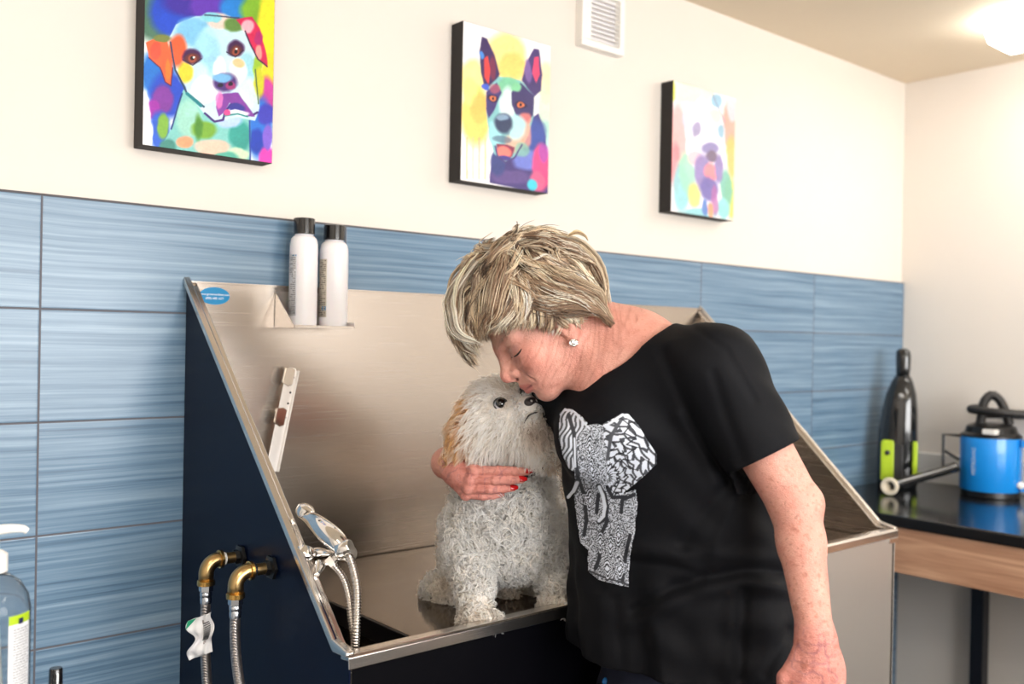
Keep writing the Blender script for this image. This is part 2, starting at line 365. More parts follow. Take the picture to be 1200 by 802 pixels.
# ------------------------------------------------------------------ camera
cd = bpy.data.cameras.new('camera'); cam = bpy.data.objects.new('camera', cd); COL.objects.link(cam); SC.camera = cam
cd.sensor_width = 36; cd.lens = FPX/1200*36; cd.sensor_fit = 'HORIZONTAL'; cd.clip_start = .05
cam.matrix_world = Matrix(((RT[0], UP[0], -FW[0], CAM[0]), (RT[1], UP[1], -FW[1], CAM[1]), (RT[2], UP[2], -FW[2], CAM[2]), (0, 0, 0, 1)))
cd.dof.use_dof = True; cd.dof.focus_distance = 1.6; cd.dof.aperture_fstop = 3.2
SC.view_settings.view_transform = 'Standard'; SC.view_settings.look = 'None'; SC.view_settings.gamma = 1; SC.view_settings.use_curve_mapping = False
SC.view_settings.exposure = 0.20
SC.cycles.diffuse_bounces = 14; SC.cycles.max_bounces = 20; SC.cycles.transmission_bounces = 16
# ------------------------------------------------------------------ stainless grooming tub
TL, TR, TF, TZ, RZ, PZ = .729, 2.32, -.64, 1.518, .952, .922
m_st = steel('brushed_steel_back', (182, 172, 162), .25, .5)
m_st2 = steel('brushed_steel_rim', (226, 220, 214), .2, .0)
m_st3 = steel('brushed_steel_front', (222, 218, 214), .45, .0, horiz=False)
m_navy = mat('navy_gloss_panel', (6, 17, 40), .32, bump=.03, bscale=200, spec=.12)
m_black = mat('black_gloss_panel', (5, 5, 9), .35, spec=.12)
m_chrome = mat('chrome', (232, 230, 228), .07, 1.0)
m_brass = mat('brass', (182, 152, 104), .28, 1.0, bump=.1, bscale=90, var=.08)
m_brass2 = mat('bright_brass', (200, 160, 92), .25, 1.0)
m_zinc = mat('zinc_nut', (190, 196, 204), .22, 1.0)
m_blackpl = mat('black_plastic', (14, 14, 15), .35)
tub = thing('grooming_tub', 'stainless steel dog grooming tub with a sloping navy side, against the blue tiles', 'tub', ((TL+TR)/2, -.32, 0))
def side(name, x0, x1, m, z_low=.30, label=None):
    pts = [(x0, -.002, TZ), (x0, TF+.03, RZ), (x0, TF+.004, RZ), (x0, TF+.004, z_low), (x0, -.002, z_low)]
    o = MB().prism(pts, (x1-x0, 0, 0)).obj(name, m, tub, bevel=.001)
    if label: o['label'] = label
    return o
side('side_panel', TL, TL+.003, m_navy, label='navy blue outer side panel')
side('side_liner', TL+.0032, TL+.005, m_st)
side('side_panel', TR-.003, TR, m_st3, label='right side panel in bare steel')
side('side_liner', TR-.0052, TR-.0034, m_st)
# back panel with turned top lip, basin below the platform
MB().prism([(TL+.006, -.006, PZ-.14), (TL+.006, -.003, PZ-.14), (TL+.006, -.003, TZ), (TL+.006, -.012, TZ), (TL+.006, -.012, TZ-.003), (TL+.006, -.006, TZ-.003)], (TR-TL-.012, 0, 0)).obj('back_panel', m_st, tub)
MB().prism([(TL+.006, -.006, PZ-.14), (TL+.006, TF+.03, PZ-.17), (TL+.006, TF+.03, PZ-.173), (TL+.006, -.006, PZ-.143)], (TR-TL-.012, 0, 0)).obj('basin_floor', m_st, tub)
# front rim: flat top face, rolled front face
P = [(TL-.004, TF+.022, RZ-.010), (TL-.004, TF+.022, RZ), (TL-.004, TF+.003, RZ+.0005), (TL-.004, TF-.002, RZ-.003), (TL-.004, TF-.003, RZ-.020), (TL-.004, TF, RZ-.020), (TL-.004, TF+.001, RZ-.008), (TL-.004, TF+.018, RZ-.010)]
MB().prism(P, (TR-TL+.008, 0, 0)).obj('front_rim', m_st2, tub, bevel=.0012)
MB().prism([(TL+.006, TF+.022, RZ-.001), (TL+.006, TF+.026, RZ-.001), (TL+.006, TF+.026, PZ-.17), (TL+.006, TF+.022, PZ-.17)], (TR-TL-.012, 0, 0)).obj('front_liner', m_st, tub)
def side_rim(x0, x1):
    e = .009; mb = MB()
    pr = [(x0, 0, TZ+e), (x0, TF+.045, RZ+e+.004), (x0, TF+.001, RZ+.004), (x0, TF+.001, RZ-.004), (x0, TF+.045, RZ-.006), (x0, 0, TZ-.008)]
    mb.prism([(p[0], min(p[1], -.0015), p[2]) for p in pr], (x1-x0, 0, 0))
    return mb.obj('side_rim', m_st2, tub, bevel=.003)
side_rim(TL-.006, TL+.008); side_rim(TR-.008, TR+.006)
# raised inner lip of the rim
def lip(x0, x1):
    mb = MB(); mb.prism([(x0, -.002, TZ+.001), (x0, TF+.045, RZ+.003), (x0, TF+.022, RZ+.001), (x0, TF+.045, RZ-.004), (x0, -.002, TZ-.008)], (x1-x0, 0, 0)); return mb.obj('rim_lip', m_st2, tub, bevel=.0015)
lip(TL+.008, TL+.019); lip(TR-.019, TR-.008)
# aprons
AX = 1.62
door = box('access_door', (TL+.003, TF+.006, .30), (AX, TF+.012, RZ-.022), m_black, tub, .001); door['label'] = 'black front access panel'
fp = box('front_panel', (AX+.002, TF+.004, .30), (TR-.012, TF+.010, RZ-.021), m_st3, tub, .001)
box('corner_bracket', (TR-.035, TF-.001, RZ-.034), (TR+.004, TF+.008, RZ-.021), m_st2, tub, .001)
box('bottom_panel', (TL+.003, TF+.012, .28), (TR-.003, -.004, .30), m_st3, tub, 0)
for x in (TL+.06, TR-.06):
    for y in (TF+.06, -.06):
        l = MB().box((x-.02, y-.02, .02), (x+.02, y+.02, .28)).obj('leg', m_st3, tub, bevel=.002)
        lathe('foot', [(.02, 0), (.024, .003), (.022, .02), (.01, .024)], (x, y, 0), m_blackpl, l)
# platform the dog sits on: steel deck with dark edge, black rubber mat on it
m_deck = steel('brushed_steel_deck', (118, 108, 99), .11, .0)
pf = box('platform', (.905, TF+.028, PZ-.003), (TR-.012, -.0125, PZ), m_deck, tub, .0008)
box('edge_strip', (.8985, TF+.028, PZ-.034), (.9045, -.0125, PZ-.0005), m_black, pf, .001)
# oval sticker
stk_c = onY(252, 347, -.0085)
m_blue = mat('sticker_blue', (6, 132, 190), .35)
a = [2*math.pi*k/48 for k in range(48)]
ring = [(stk_c[0]+.0315*math.cos(t), -.0062, stk_c[2]+.0175*math.sin(t)) for t in a]
sk = MB().prism(ring, (0, -.0008, 0)).obj('sticker', m_blue, tub); sk['label'] = 'blue oval sticker with white web address and phone number'
m_wtxt = mat('white_print', (240, 246, 250), .5)
text_mesh('lettering', 'www.groomersbest.com', .0062, (stk_c[0], -.0073, stk_c[2]+.003), (1, 0, 0), (0, 0, 1), m_wtxt, sk)
text_mesh('lettering', '(800) 688 1671', .0062, (stk_c[0], -.0073, stk_c[2]-.005), (1, 0, 0), (0, 0, 1), m_wtxt, sk)
# shelf bracket bent from sheet
sx0, sx1, sy, sz = .9152, 1.0545, -.095, 1.432
mb = MB()
mb.box((sx0, sy, sz-.0015), (sx1, -.0065, sz)); mb.box((sx0, sy, sz), (sx1, sy+.0015, sz+.004))
mb.box((sx0, -.0085, sz), (sx1, -.0065, TZ-.012))
mb.prism([(sx0, -.0065, sz), (sx0, -.0065, TZ-.013), (sx0, sy, sz)], (.0015, 0, 0)); mb.prism([(sx1-.0015, -.0065, sz), (sx1-.0015, -.0065, sz+.012), (sx1-.0015, sy, sz+.012), (sx1-.0015, sy, sz)], (.0015, 0, 0))
mb.obj('bottle_shelf', m_st2, tub)
# slotted restraint strip on the back panel, leaning
A, B = onY(343, 431, -.03), onY(318, 552, -.045)
dv = B-A; ln = np.linalg.norm(dv); dz = dv/ln; wv = np.array([1, 0, 0.]) - dz*dz[0]; wv /= np.linalg.norm(wv); nv = np.cross(wv, dz)
mb = MB(); hw = .0125
def loc(u, v, w=0): return A + dz*u + wv*v + nv*w
out = [loc(0.006, -hw), loc(0, -hw*.5), loc(0, hw*.5), loc(.006, hw), loc(ln, hw), loc(ln, -hw)]
mb.prism(out, nv*.0016)
mb.prism([loc(0.004, hw-.0016), loc(0.004, hw), loc(ln, hw), loc(ln, hw-.0016)], -nv*.010)
strip = mb.obj('restraint_strip', m_st3, tub, bevel=.0004)
mb = MB()
for k in (.02, .052, .075, .105): lathe('hole', [(.0022, 0), (.0022, .0006), (.001, .0008)], loc(k, .006, -.0002), m_black, strip, -nv, 14)
for k in (.0, .085):
    q = [loc(k+.004, -hw-.004, .003), loc(k, -hw*.2, .003), loc(k+.004, hw*.55, .003), loc(k+.036, hw*.55, .003), loc(k+.041, -hw*.2, .003), loc(k+.036, -hw-.004, .003)]
    MB().prism(q, -nv*.005).obj('loop_tab', m_chrome, strip, bevel=.0015)
box('standoff', tuple(loc(.1, 0)+np.array([-.006, .0, -.01])), tuple(np.array([loc(.1, 0)[0]+.006, -.0065, loc(.1, 0)[2]+.01])), m_st2, strip, .001)
# chrome shower mixer on the inner left side with two flexible hoses
fa = MB(); fx = TL+.006
cI = lambda x, y, X: onX(x, y, X)
b0 = onX(352, 655, TL+.006); b1 = onX(400, 655, TL+.075)
m_c = m_chrome
F0 = at(368, 655, 1.53); F1 = at(406, 661, 1.50)
base = onX(378, 640, TL+.006)
bodyA, bodyB = at(363, 652, 1.56), at(412, 649, 1.50)
fc = MB().tube([bodyA, (bodyA+bodyB)/2, bodyB], lambda t: .0105+.003*math.sin(t*9), 20, 6).obj('mixer_body', m_c, tub, smooth=True)
MB().tube([onX(355, 650, TL+.005), bodyA], .015, 20, 2).obj('wall_union', m_c, fc, smooth=True)
cy0 = at(397, 653, 1.49); cy1 = at(412, 643, 1.49)
lathe('spray_holder', [(.012, 0), (.0135, .002), (.0135, .021), (.012, .023)], at(396, 646, 1.49), m_c, fc, at(413, 641, 1.485)-at(396, 646, 1.49), 24)
MB().tube([at(352, 603, 1.56), at(366, 610, 1.545), at(380, 622, 1.52), at(394, 634, 1.50), at(401, 643, 1.49)], lambda t: .007+.009*math.sin(max(0, (t-.05))*3.0)+.002*t, 20, 8).obj('spray_handle', m_c, fc, smooth=True)
sh = at(356, 603, 1.56)
lathe('spray_head', [(.003, -.004), (.014, -.003), (.016, .002), (.0155, .011), (.009, .016)], sh, m_c, fc, (.4, -.35, .85), 28)
lathe('outlet_nut', [(.008, 0), (.0105, .001), (.0105, .010), (.008, .016)], at(385, 655, 1.51), m_c, fc, at(391, 663, 1.505)-at(385, 655, 1.51), 6)
lathe('lever', [(.004, 0), (.0095, .003), (.009, .012), (.004, .026)], at(376, 660, 1.52), m_c, fc, at(372, 672, 1.50)-at(376, 660, 1.52), 20)
m_flex = mat('steel_flex_hose', (196, 190, 184), .2, 1.0)
def flex(pts, r, res=10, name='flexible_hose', parent=None, pitch=.0046):
    P = spline(pts, res); L = sum(np.linalg.norm(P[i+1]-P[i]) for i in range(len(P)-1)); n = int(L/pitch*4)
    # resample by arclength
    P = np.array(P); s = np.r_[0, np.cumsum(np.linalg.norm(np.diff(P, axis=0), axis=1))]; q = np.linspace(0, s[-1], n)
    P = np.stack([np.interp(q, s, P[:, k]) for k in range(3)], 1); i = [0]
    def rr(t): return r*(1 - .30*(.5+.5*math.cos(2*math.pi*t*(n-1)/4)))
    return MB().tube(P, rr, 14, 1).obj(name, m_flex, parent, smooth=True)
flex([at(409, 652, 1.49), at(414, 668, 1.485), at(418, 690, 1.475), at(418, 720, 1.46), at(417, 745, 1.455), at(414, 790, 1.47), at(409, 830, 1.50)], .0072, parent=tub)
flex([at(391, 663, 1.505), at(402, 678, 1.495), at(409, 700, 1.48), at(412, 725, 1.47), at(416, 755, 1.46), at(418, 800, 1.47), at(412, 840, 1.50)], .0066, parent=tub)
# ------------------------------------------------------------------ water supply lines with brass elbows on the navy side
def braid_mat():
    m = mat('braided_steel', (176, 170, 168), .3, 1.0); nt = m.node_tree; N = nt.nodes; K = nt.links; b = N['Principled BSDF']
    tc = N.new('ShaderNodeTexCoord'); w1 = N.new('ShaderNodeTexWave'); w1.inputs['Scale'].default_value = 130; w1.bands_direction = 'DIAGONAL'; K.new(tc.outputs['Object'], w1.inputs[0])
    w2 = N.new('ShaderNodeTexChecker'); w2.inputs['Scale'].default_value = 520; K.new(tc.outputs['Object'], w2.inputs[0])
    ad = N.new('ShaderNodeMath'); K.new(w1.outputs['Fac'], ad.inputs[0]); K.new(w2.outputs['Fac'], ad.inputs[1])
    bp = N.new('ShaderNodeBump'); bp.inputs['Strength'].default_value = .8; bp.inputs['Distance'].default_value = .001; K.new(ad.outputs[0], bp.inputs['Height']); K.new(bp.outputs[0], b.inputs['Normal'])
    return m
m_braid = braid_mat()
def supply(fl, el, dn, hose, label, tagged=False, s=1.0):
    """fl: flange pixel, el: elbow corner pixel, dn: nut pixel, hose: pixel list; X: distance of the drop from the side panel"""
    X = TL-.062
    A = onX(*fl, TL-.002); t = thing('water_supply_line', label, 'pipe', tuple(A), 'water supply lines on the tub side')
    out = np.array([-1., 0, 0]); C0 = A+out*.030; E = A+out*.062
    lathe('flange', [(.0205*s, -.0), (.0205*s, .005), (.013*s, .007), (.0125*s, .014)], A, m_blackpl, t, out, 6)
    lathe('nipple', [(.0098, 0), (.0098, .030)], A+out*.008, m_brass, t, out, 28)
    lathe('thread_tape', [(.0108, 0), (.0112, .001), (.0108, .0065), (.0112, .008)], A+out*.030, m_white if tagged else m_zinc, t, out, 20)
    r = .0125
    bend = [C0+out*.006]; 
    for k in range(0, 10):
        a_ = k/9*math.pi/2; bend.append(C0+out*(.012+.021*math.sin(a_))+np.array([0, 0, -.021*(1-math.cos(a_))]))
    bot = C0+out*.033+np.array([0, 0, -.036]); bend.append(bot)
    e = MB().tube(bend, r, 28, 1).obj('brass_elbow', m_brass, t, smooth=True)
    lathe('collar', [(.0125, 0), (.0155, .001), (.0155, .006), (.0125, .007)], C0+out*.005, m_brass2, e, out, 28)
    lathe('collar', [(.0125, 0), (.0148, .001), (.0148, .0085), (.012, .0095)], bot+np.array([0, 0, .004]), m_brass2, e, (0, 0, -1), 28)
    lathe('union_nut', [(.0102, 0), (.0118, .001), (.0118, .011), (.0095, .012)], bot+np.array([0, 0, -.004]), m_zinc, t, (0, 0, -1), 6)
    lathe('ferrule', [(.0085, 0), (.0100, .002), (.0100, .007), (.0088, .009), (.0098, .011), (.0092, .02)], bot+np.array([0, 0, -.016]), m_zinc, t, (0, 0, -1), 28)
    P = [bot+np.array([0, 0, -.034])] + [bot+np.array(h) for h in hose]
    P += [np.array([TL-.03, -.10-.05*(not tagged), .55]), np.array([TL-.02, -.06, .42]), np.array([TL-.02 , -.012, .40])]
    MB().tube(P, .0083, 20, 8).obj('braided_hose', m_braid, t, smooth=True)
    lathe('wall_stop', [(.022, 0), (.022, .004), (.012, .006), (.012, .02)], (TL-.02, -.0005, .40), m_chrome, t, (0, -1, 0), 24)
    return t, bot
t1, bot1 = supply((283, 652), 0, 0, [(0, 0, -.07), (0, -.002, -.12), (.002, -.008, -.18), (.008, -.01, -.26)], 'tagged water line with a brass elbow, the one nearer the tiled wall', True)
t2, bot2 = supply((319, 665), 0, 0, [(0, 0, -.06), (.001, -.004, -.10), (.003, -.014, -.14), (.008, -.026, -.18), (.012, -.03, -.24)], 'untagged water line with a brass elbow, the one nearer the tub front')
# crumpled paper tag round the first hose
m_tag = mat('tag_paper', (232, 232, 234), .6, bump=.6, bscale=60)
nx, nz = 14, 22; V = []; tc_ = bot1+np.array([0, 0, -.034]); tc_ = at(236, 746, float((bot1-CAM)@FW)-.012)
for j in range(nz+1):
    for i in range(nx+1):
        u = i/nx-.5; v = j/nz-.5
        wdt = .030*(1-.22*math.cos(v*8)*(u < 0)); y = u*wdt
        cr_ = .0035*math.sin(v*13+u*5)+.002*math.sin(u*17-v*9)
        V.append(tuple(tc_+RT*(u*wdt*1.25+.003*math.sin(v*9+1))+UP*(v*.066+.016*u)-FW*cr_))
F = [(j*(nx+1)+i, j*(nx+1)+i+1, (j+1)*(nx+1)+i+1, (j+1)*(nx+1)+i) for j in range(nz) for i in range(nx)]
tg = mesh_obj('paper_tag', V, F, m_tag, t1, True); tg['label'] = 'crumpled white paper tag with black print'
so = tg.modifiers.new('s', 'SOLIDIFY'); so.thickness = .0005
m_ink = mat('black_ink', (22, 22, 26), .6); m_green = mat('tag_green', (20, 150, 110), .6)
mb = MB(); Vn = np.array(V).reshape(nz+1, nx+1, 3)
for j in range(8, 18):
    for i0, i1 in ((8, 9), (9.3, 9.9), (10.2, 11.4)) if j % 2 else ((8, 8.8), (9.6, 11.2)):
        a_, b_ = Vn[j, int(i0)], Vn[j, int(math.ceil(i1))]
        mb.prism([a_-FW*.0022, b_-FW*.0022, b_+-FW*.0022+UP*.0019, a_+-FW*.0022+UP*.0019], -FW*.0002)
mb.obj('printed_lines', m_ink, tg)
q = [Vn[nz, 0], Vn[nz, 5], Vn[nz-3, 2], Vn[nz-4, 0]]
MB().prism([p+-FW*.0024 for p in q], -FW*.0003).obj('green_corner', m_green, tg)
# ------------------------------------------------------------------ shampoo bottles on the tub shelf
m_bot = mat('white_bottle_plastic', (236, 234, 238), .3, Subsurface_Weight=.1, Subsurface_Scale=.01)
m_capb = mat('black_glossy_cap', (16, 15, 17), .12, coat=.4)
def shampoo(c, h, r, label, ink, spots):
    t = thing('shampoo_bottle', label, 'bottle', tuple(c), 'bottles on the tub shelf')
    prof = [(r*.80, 0), (r*.95, .002), (r, .008), (r*1.0, h*.70), (r*.985, h*.76), (r*.90, h*.81), (r*.72, h*.835), (r*.62, h*.84), (r*.66, h*.85)]
    body = lathe('bottle_body', prof, c, m_bot, t, seg=48)
    cap_ = lathe('cap', [(r*.74, 0), (r*.77, .001), (r*.76, h*.145), (r*.68, h*.15), (r*.6, h*.1505)], (c[0], c[1], c[2]+h*.85), m_capb, t, seg=40)
    # label printed on the side facing left of the viewer
    tow = CAM-c; base_a = math.atan2(tow[1], tow[0])
    lm = mat('label_'+label[:3], (198, 190, 176) if ink else (206, 208, 214), .5)
    mb = MB(); ink_m = MB(); inkb = MB(); a0, a1 = base_a-1.75, base_a-.50; n = 20; rr = r*1.004; z0, z1 = c[2]+h*.1, c[2]+h*.66
    def pt(a_, z, q=rr): return (c[0]+q*math.cos(a_), c[1]+q*math.sin(a_), z)
    V = []; F = []
    for i in range(n+1):
        for z in (z0, z1): V.append(pt(a0+(a1-a0)*i/n, z))
    for i in range(n): F.append((2*i, 2*i+2, 2*i+3, 2*i+1))
    lb = mesh_obj('bottle_label', V, F, lm, body, True); so = lb.modifiers.new('s', 'SOLIDIFY'); so.thickness = .0003; so.offset = 0
    rs = random.Random(3+ink); z = z1-.004
    while z > z0+.003:
        e = a1-.06; s = e-rs.uniform(.25, .85); 
        tgt = ink_m
        k = 6
        for i in range(k):
            b0, b1 = s+(e-s)*i/k, s+(e-s)*(i+.8)/k
            if rs.random() < .25: continue
            tgt.add([pt(b0, z, rr+.0003), pt(b1, z, rr+.0003), pt(b1, z+.0016, rr+.0003), pt(b0, z+.0016, rr+.0003)], [(0, 1, 2, 3)])
        z -= .0042
    ink_m.obj('printed_text', m_ink, lb)
    zz = z1-.006 if not ink else z0+.012
    inkb.add([pt(a1-.35, zz+.002, rr+.0005), pt(a1-.02, zz+.002, rr+.0005), pt(a1-.02, zz+.005+.006*ink, rr+.0005), pt(a1-.35, zz+.005+.006*ink, rr+.0005)], [(0, 1, 2, 3)]).obj('blue_mark', m_blue, lb)
    return t
zb = 1.4325
c1 = onZ(356, 383, zb); c2 = onZ(390, 384, zb); c1[1] = -.041; c2[1] = -.041
c1 = onY(354.5, 384, -.048); c2 = onY(390, 385, -.048); c1[2] = c2[2] = zb
print('BOT', c1, c2)
shampoo(c1, .226, .0288, 'white shampoo bottle with black cap, nearer the blue oval sticker', 0, None)
shampoo(c2, .218, .0300, 'white shampoo bottle with black cap and beige printed label, nearer the woman', 1, None)
# ------------------------------------------------------------------ countertop table on the right
CX, CZ = 2.775, .90
m_ctop = mat('black_laminate', (16, 17, 20), .16, bump=.03, bscale=300)
def wood():
    m = mat('oak_laminate', (186, 142, 112), .45); nt = m.node_tree; N = nt.nodes; K = nt.links
    tc = N.new('ShaderNodeTexCoord'); mp = N.new('ShaderNodeMapping'); mp.inputs['Scale'].default_value = (6, 1.2, 26); K.new(tc.outputs['Object'], mp.inputs[0])
    n = N.new('ShaderNodeTexNoise'); n.inputs['Scale'].default_value = 2.5; n.inputs['Detail'].default_value = 6; n.inputs['Distortion'].default_value = .8; K.new(mp.outputs[0], n.inputs[0])
    cr = N.new('ShaderNodeValToRGB'); cr.color_ramp.elements[0].color = L4((160, 116, 90)); cr.color_ramp.elements[0].position = .3; cr.color_ramp.elements[1].color = L4((206, 164, 134)); cr.color_ramp.elements[1].position = .7
    K.new(n.outputs[0], cr.inputs[0]); K.new(cr.outputs[0], N['Principled BSDF'].inputs['Base Color']); return m
m_wood = wood()
ct = thing('work_counter', 'black topped work counter with a light wood apron along the right wall', 'counter', ((CX+RX)/2, -1.5, 0))
box('countertop', (CX, -2.9, CZ-.036), (RX-.001, -.001, CZ), m_ctop, ct, .006)
box('apron', (CX+.015, -2.88, CZ-.175), (CX+.035, -.02, CZ-.036), m_wood, ct, .001)
m_leg = mat('dark_metal_leg', (18, 20, 30), .4)
for y in (-.315, -2.8): 
    for x in (CX+.015, RX-.08): box('leg', (x, y-.045, .0), (x+.05, y, CZ-.176), m_leg, ct, .002)
m_bs = mat('pale_grey_splash', (214, 212, 208), .35)
box('backsplash', (RX-.018, -2.9, CZ), (RX-.001, -.001, CZ+.11), m_bs, ct, .002)
# upright cordless style blower/vacuum, black with lime green
m_vb = mat('smoky_black_shell', (24, 26, 28), .12, coat=.5); m_lime = mat('lime_plastic', (176, 205, 40), .35); m_dk = mat('charcoal_plastic', (34, 34, 36), .4)
vb = onZ(1051, 571, CZ); vc = np.array([vb[0], min(vb[1], -.095), CZ]); s = 1.0
v = thing('handheld_vacuum', 'upright black and lime green handheld vacuum standing in the corner', 'vacuum', tuple(vc))
tw = (CAM-vc); tw[2] = 0; tw /= np.linalg.norm(tw); rt = np.array([-tw[1], tw[0], 0])
H = .505
def loft(levels, seg=28):
    V = []; F = []
    for z, ox, oy, a_, b_ in levels:
        for k in range(seg):
            t = 2*math.pi*k/seg; c_, s_ = math.cos(t), math.sin(t); e = 2/2.6
            V.append(vc+np.array([0, 0, z])+rt*(ox+a_*math.copysign(abs(c_)**e, c_))+tw*(oy+b_*math.copysign(abs(s_)**e, s_)))
    n = len(levels)
    for i in range(n-1):
        for k in range(seg): F.append((i*seg+k, i*seg+(k+1) % seg, (i+1)*seg+(k+1) % seg, (i+1)*seg+k))
    F += [tuple(range(seg))[::-1], tuple(range((n-1)*seg, n*seg))]; return MB().add(V, F)
loft([(0, 0, 0, .066, .050), (.02, 0, 0, .070, .055), (.10, 0, 0, .070, .056), (.20, .0, 0, .066, .055), (.28, .004, 0, .061, .053), (.34, .008, 0, .052, .047), (.385, .011, 0, .037, .036), (.405, .012, 0, .027, .028)]).obj('shell', m_vb, v, smooth=True)
loft([(.395, .012, 0, .023, .024), (.43, .013, 0, .025, .026), (.475, .013, 0, .026, .027), (.495, .012, 0, .024, .025), (.505, .011, 0, .014, .015)]).obj('handle_cap', m_vb, v, smooth=True)
for o0, w_ in ((-.034, .022), (.058, .0085)):
    mb = MB(); P = [vc+rt*(o0+dx*w_)+tw*.052+np.array([0, 0, z]) for dx, z in ((-1, .03), (1, .03), (1, .165), (.8, .175), (-.8, .175), (-1, .165))]
    g = mb.prism(P, tw*.012).obj('lime_panel', m_lime, v, bevel=.004)
    if o0 < 0:
        for k in range(5): z = .045+.012*k; MB().prism([vc+rt*(o0-w_*.7)+tw*.0642+np.array([0, 0, z]), vc+rt*(o0+w_*.7)+tw*.0642+np.array([0, 0, z]), vc+rt*(o0+w_*.7)+tw*.0642+np.array([0, 0, z+.004]), vc+rt*(o0-w_*.7)+tw*.0642+np.array([0, 0, z+.004])], tw*.002).obj('rib', m_lime, g)
        lathe('button', [(.009, 0), (.009, .004), (.004, .006)], vc+rt*o0+tw*.064+np.array([0, 0, .13]), m_dk, g, tw, 20)
MB().prism([vc+rt*(.0+dx*.018)+tw*.053+np.array([0, 0, z]) for dx, z in ((-1, .02), (1, .02), (1, .16), (-1, .16))], tw*.006).obj('intake', m_dk, v, bevel=.003)
# blue canister dryer with coiled black hose
bc = onZ(1160, 581, CZ); R0 = .098; bc = bc + FW*.0; bc[2] = CZ; Hc = .215
m_bluec = mat('canister_blue', (20, 140, 228), .3, coat=.3)
d = thing('canister_dryer', 'bright blue canister dryer with a black hose coiled on its lid', 'dryer', tuple(bc))
lathe('base', [(R0*.93, 0), (R0*.96, .003), (R0*.96, .022), (R0*.9, .026)], bc, m_blackpl, d)
can = lathe('canister', [(R0*.98, .0), (R0, .003), (R0, Hc-.035), (R0*.985, Hc-.03)], bc+np.array([0, 0, .022]), m_bluec, d, seg=64)
lid = lathe('lid', [(R0*1.0, 0), (R0*1.0, .008), (R0*.86, .016), (R0*.80, .036), (R0*.6, .046), (R0*.2, .05)], bc+np.array([0, 0, Hc-.010]), m_blackpl, d, seg=48)
rb = np.array([RT[0], RT[1], 0]); rb /= np.linalg.norm(rb); fb = np.array([FW[0], FW[1], 0]); fb /= np.linalg.norm(fb); up = np.array([0, 0, 1.])
toV = CAM-bc; toV[2] = 0; toV /= np.linalg.norm(toV); rV = np.array([-toV[1], toV[0], 0])
text_mesh('lettering', 'METROVAC', .018, tuple(bc+(toV*math.cos(-.55)+rV*math.sin(-.55))*(R0+.0012)+up*.125), up, -(rV*math.cos(-.55)-toV*math.sin(-.55)), mat('silver_print', (214, 226, 236), .4), can)
MB().box(tuple(bc+toV*R0*.80+np.array([-.022, -.022, Hc+.004])), tuple(bc+toV*R0*.80+np.array([.022, .022, Hc+.022]))).obj('badge', m_white, lid, bevel=.003)
m_rub = mat('ribbed_black_hose', (30, 28, 28), .35)
def ribbed(pts, r, name, parent, m=m_rub, pitch=.009, res=10, amp=.14):
    P = np.array(spline(pts, res)); s_ = np.r_[0, np.cumsum(np.linalg.norm(np.diff(P, axis=0), axis=1))]; n = int(s_[-1]/pitch*4); q = np.linspace(0, s_[-1], n)
    P = np.stack([np.interp(q, s_, P[:, k]) for k in range(3)], 1)
    return MB().tube(P, lambda t: r*(1-amp*(.5+.5*math.cos(2*math.pi*t*(n-1)/4))), 14, 1).obj(name, m, parent, smooth=True)
hz = Hc+.062; P = []
for k in range(0, 21):
    a_ = -2.2+k/20*5.9; P.append(bc+(rV*math.cos(a_)+toV*math.sin(a_))*(.118-.001*k)+rV*.035+up*(hz+.0012*k+.004*math.sin(a_)))
ribbed(P, .0145, 'hose', d)
ribbed([bc+rV*x+toV*y+up*z for x, y, z in ((-.035, .02, Hc+.03), (-.03, .02, Hc+.075), (-.022, .015, Hc+.115), (.0, .01, Hc+.135), (.026, .01, Hc+.115), (.045, .01, Hc+.07), (.055, .01, Hc+.035))], .0165, 'handle_hose', d)
ribbed([bc+rV*x+toV*y+up*z for x, y, z in ((.118, .03, Hc+.05), (.13, .03, Hc-.02), (.122, .03, .09), (.16, .02, .03), (.22, .0, .018))], .0145, 'hose_tail', d)
mb = MB(); q = lambda x, y, z: bc+rV*x+toV*y+up*z
mb.tube([q(-R0*.9, .02, .205), q(-.150, .02, .205), q(-.150, .02, .09), q(-R0*.95, .02, .085)], .006, 10, 1); mb.tube([q(-.150, .02, .15), q(-R0, .02, .12)], .006, 8, 1)
mb.obj('holster_bracket', m_blackpl, d)
for z in (.04, .19): MB().prism([q(R0*.92, .035, z-.012), q(R0*1.12, .035, z-.012), q(R0*1.12, .035, z+.012), q(R0*.92, .035, z+.012)], toV*.02).obj('clip', m_bluec, d, bevel=.002)
lathe('switch', [(.012, 0), (.012, .006), (.006, .01)], q(R0*.95, .052, .05), m_white, d, toV, 20)
# wand lying against the counter with a pale flared nozzle
n0 = onZ(1040, 571, CZ+.030); n1 = bc + rV*(-.125)+toV*.075; n1[2] = CZ+.092
wd = thing('dryer_wand', 'black dryer wand with a pale round nozzle resting between vacuum and blue canister', 'hose', (n0[0], n0[1], CZ))
ax = n0-n1; ax /= np.linalg.norm(ax)
MB().tube([n1-ax*.02, n1, n0-ax*.05, n0-ax*.012], lambda t: .0145+.004*(1-t), 20, 4).obj('tube', m_vb, wd, smooth=True)
lathe('nozzle', [(.016, -.02), (.018, -.012), (.029, .0), (.030, .006), (.027, .011), (.018, .010), (.017, -.006), (.010, -.010)], n0-ax*.01, mat('cream_rubber', (226, 216, 196), .5), wd, (CAM-n0)*.55+ax*.9, 40)
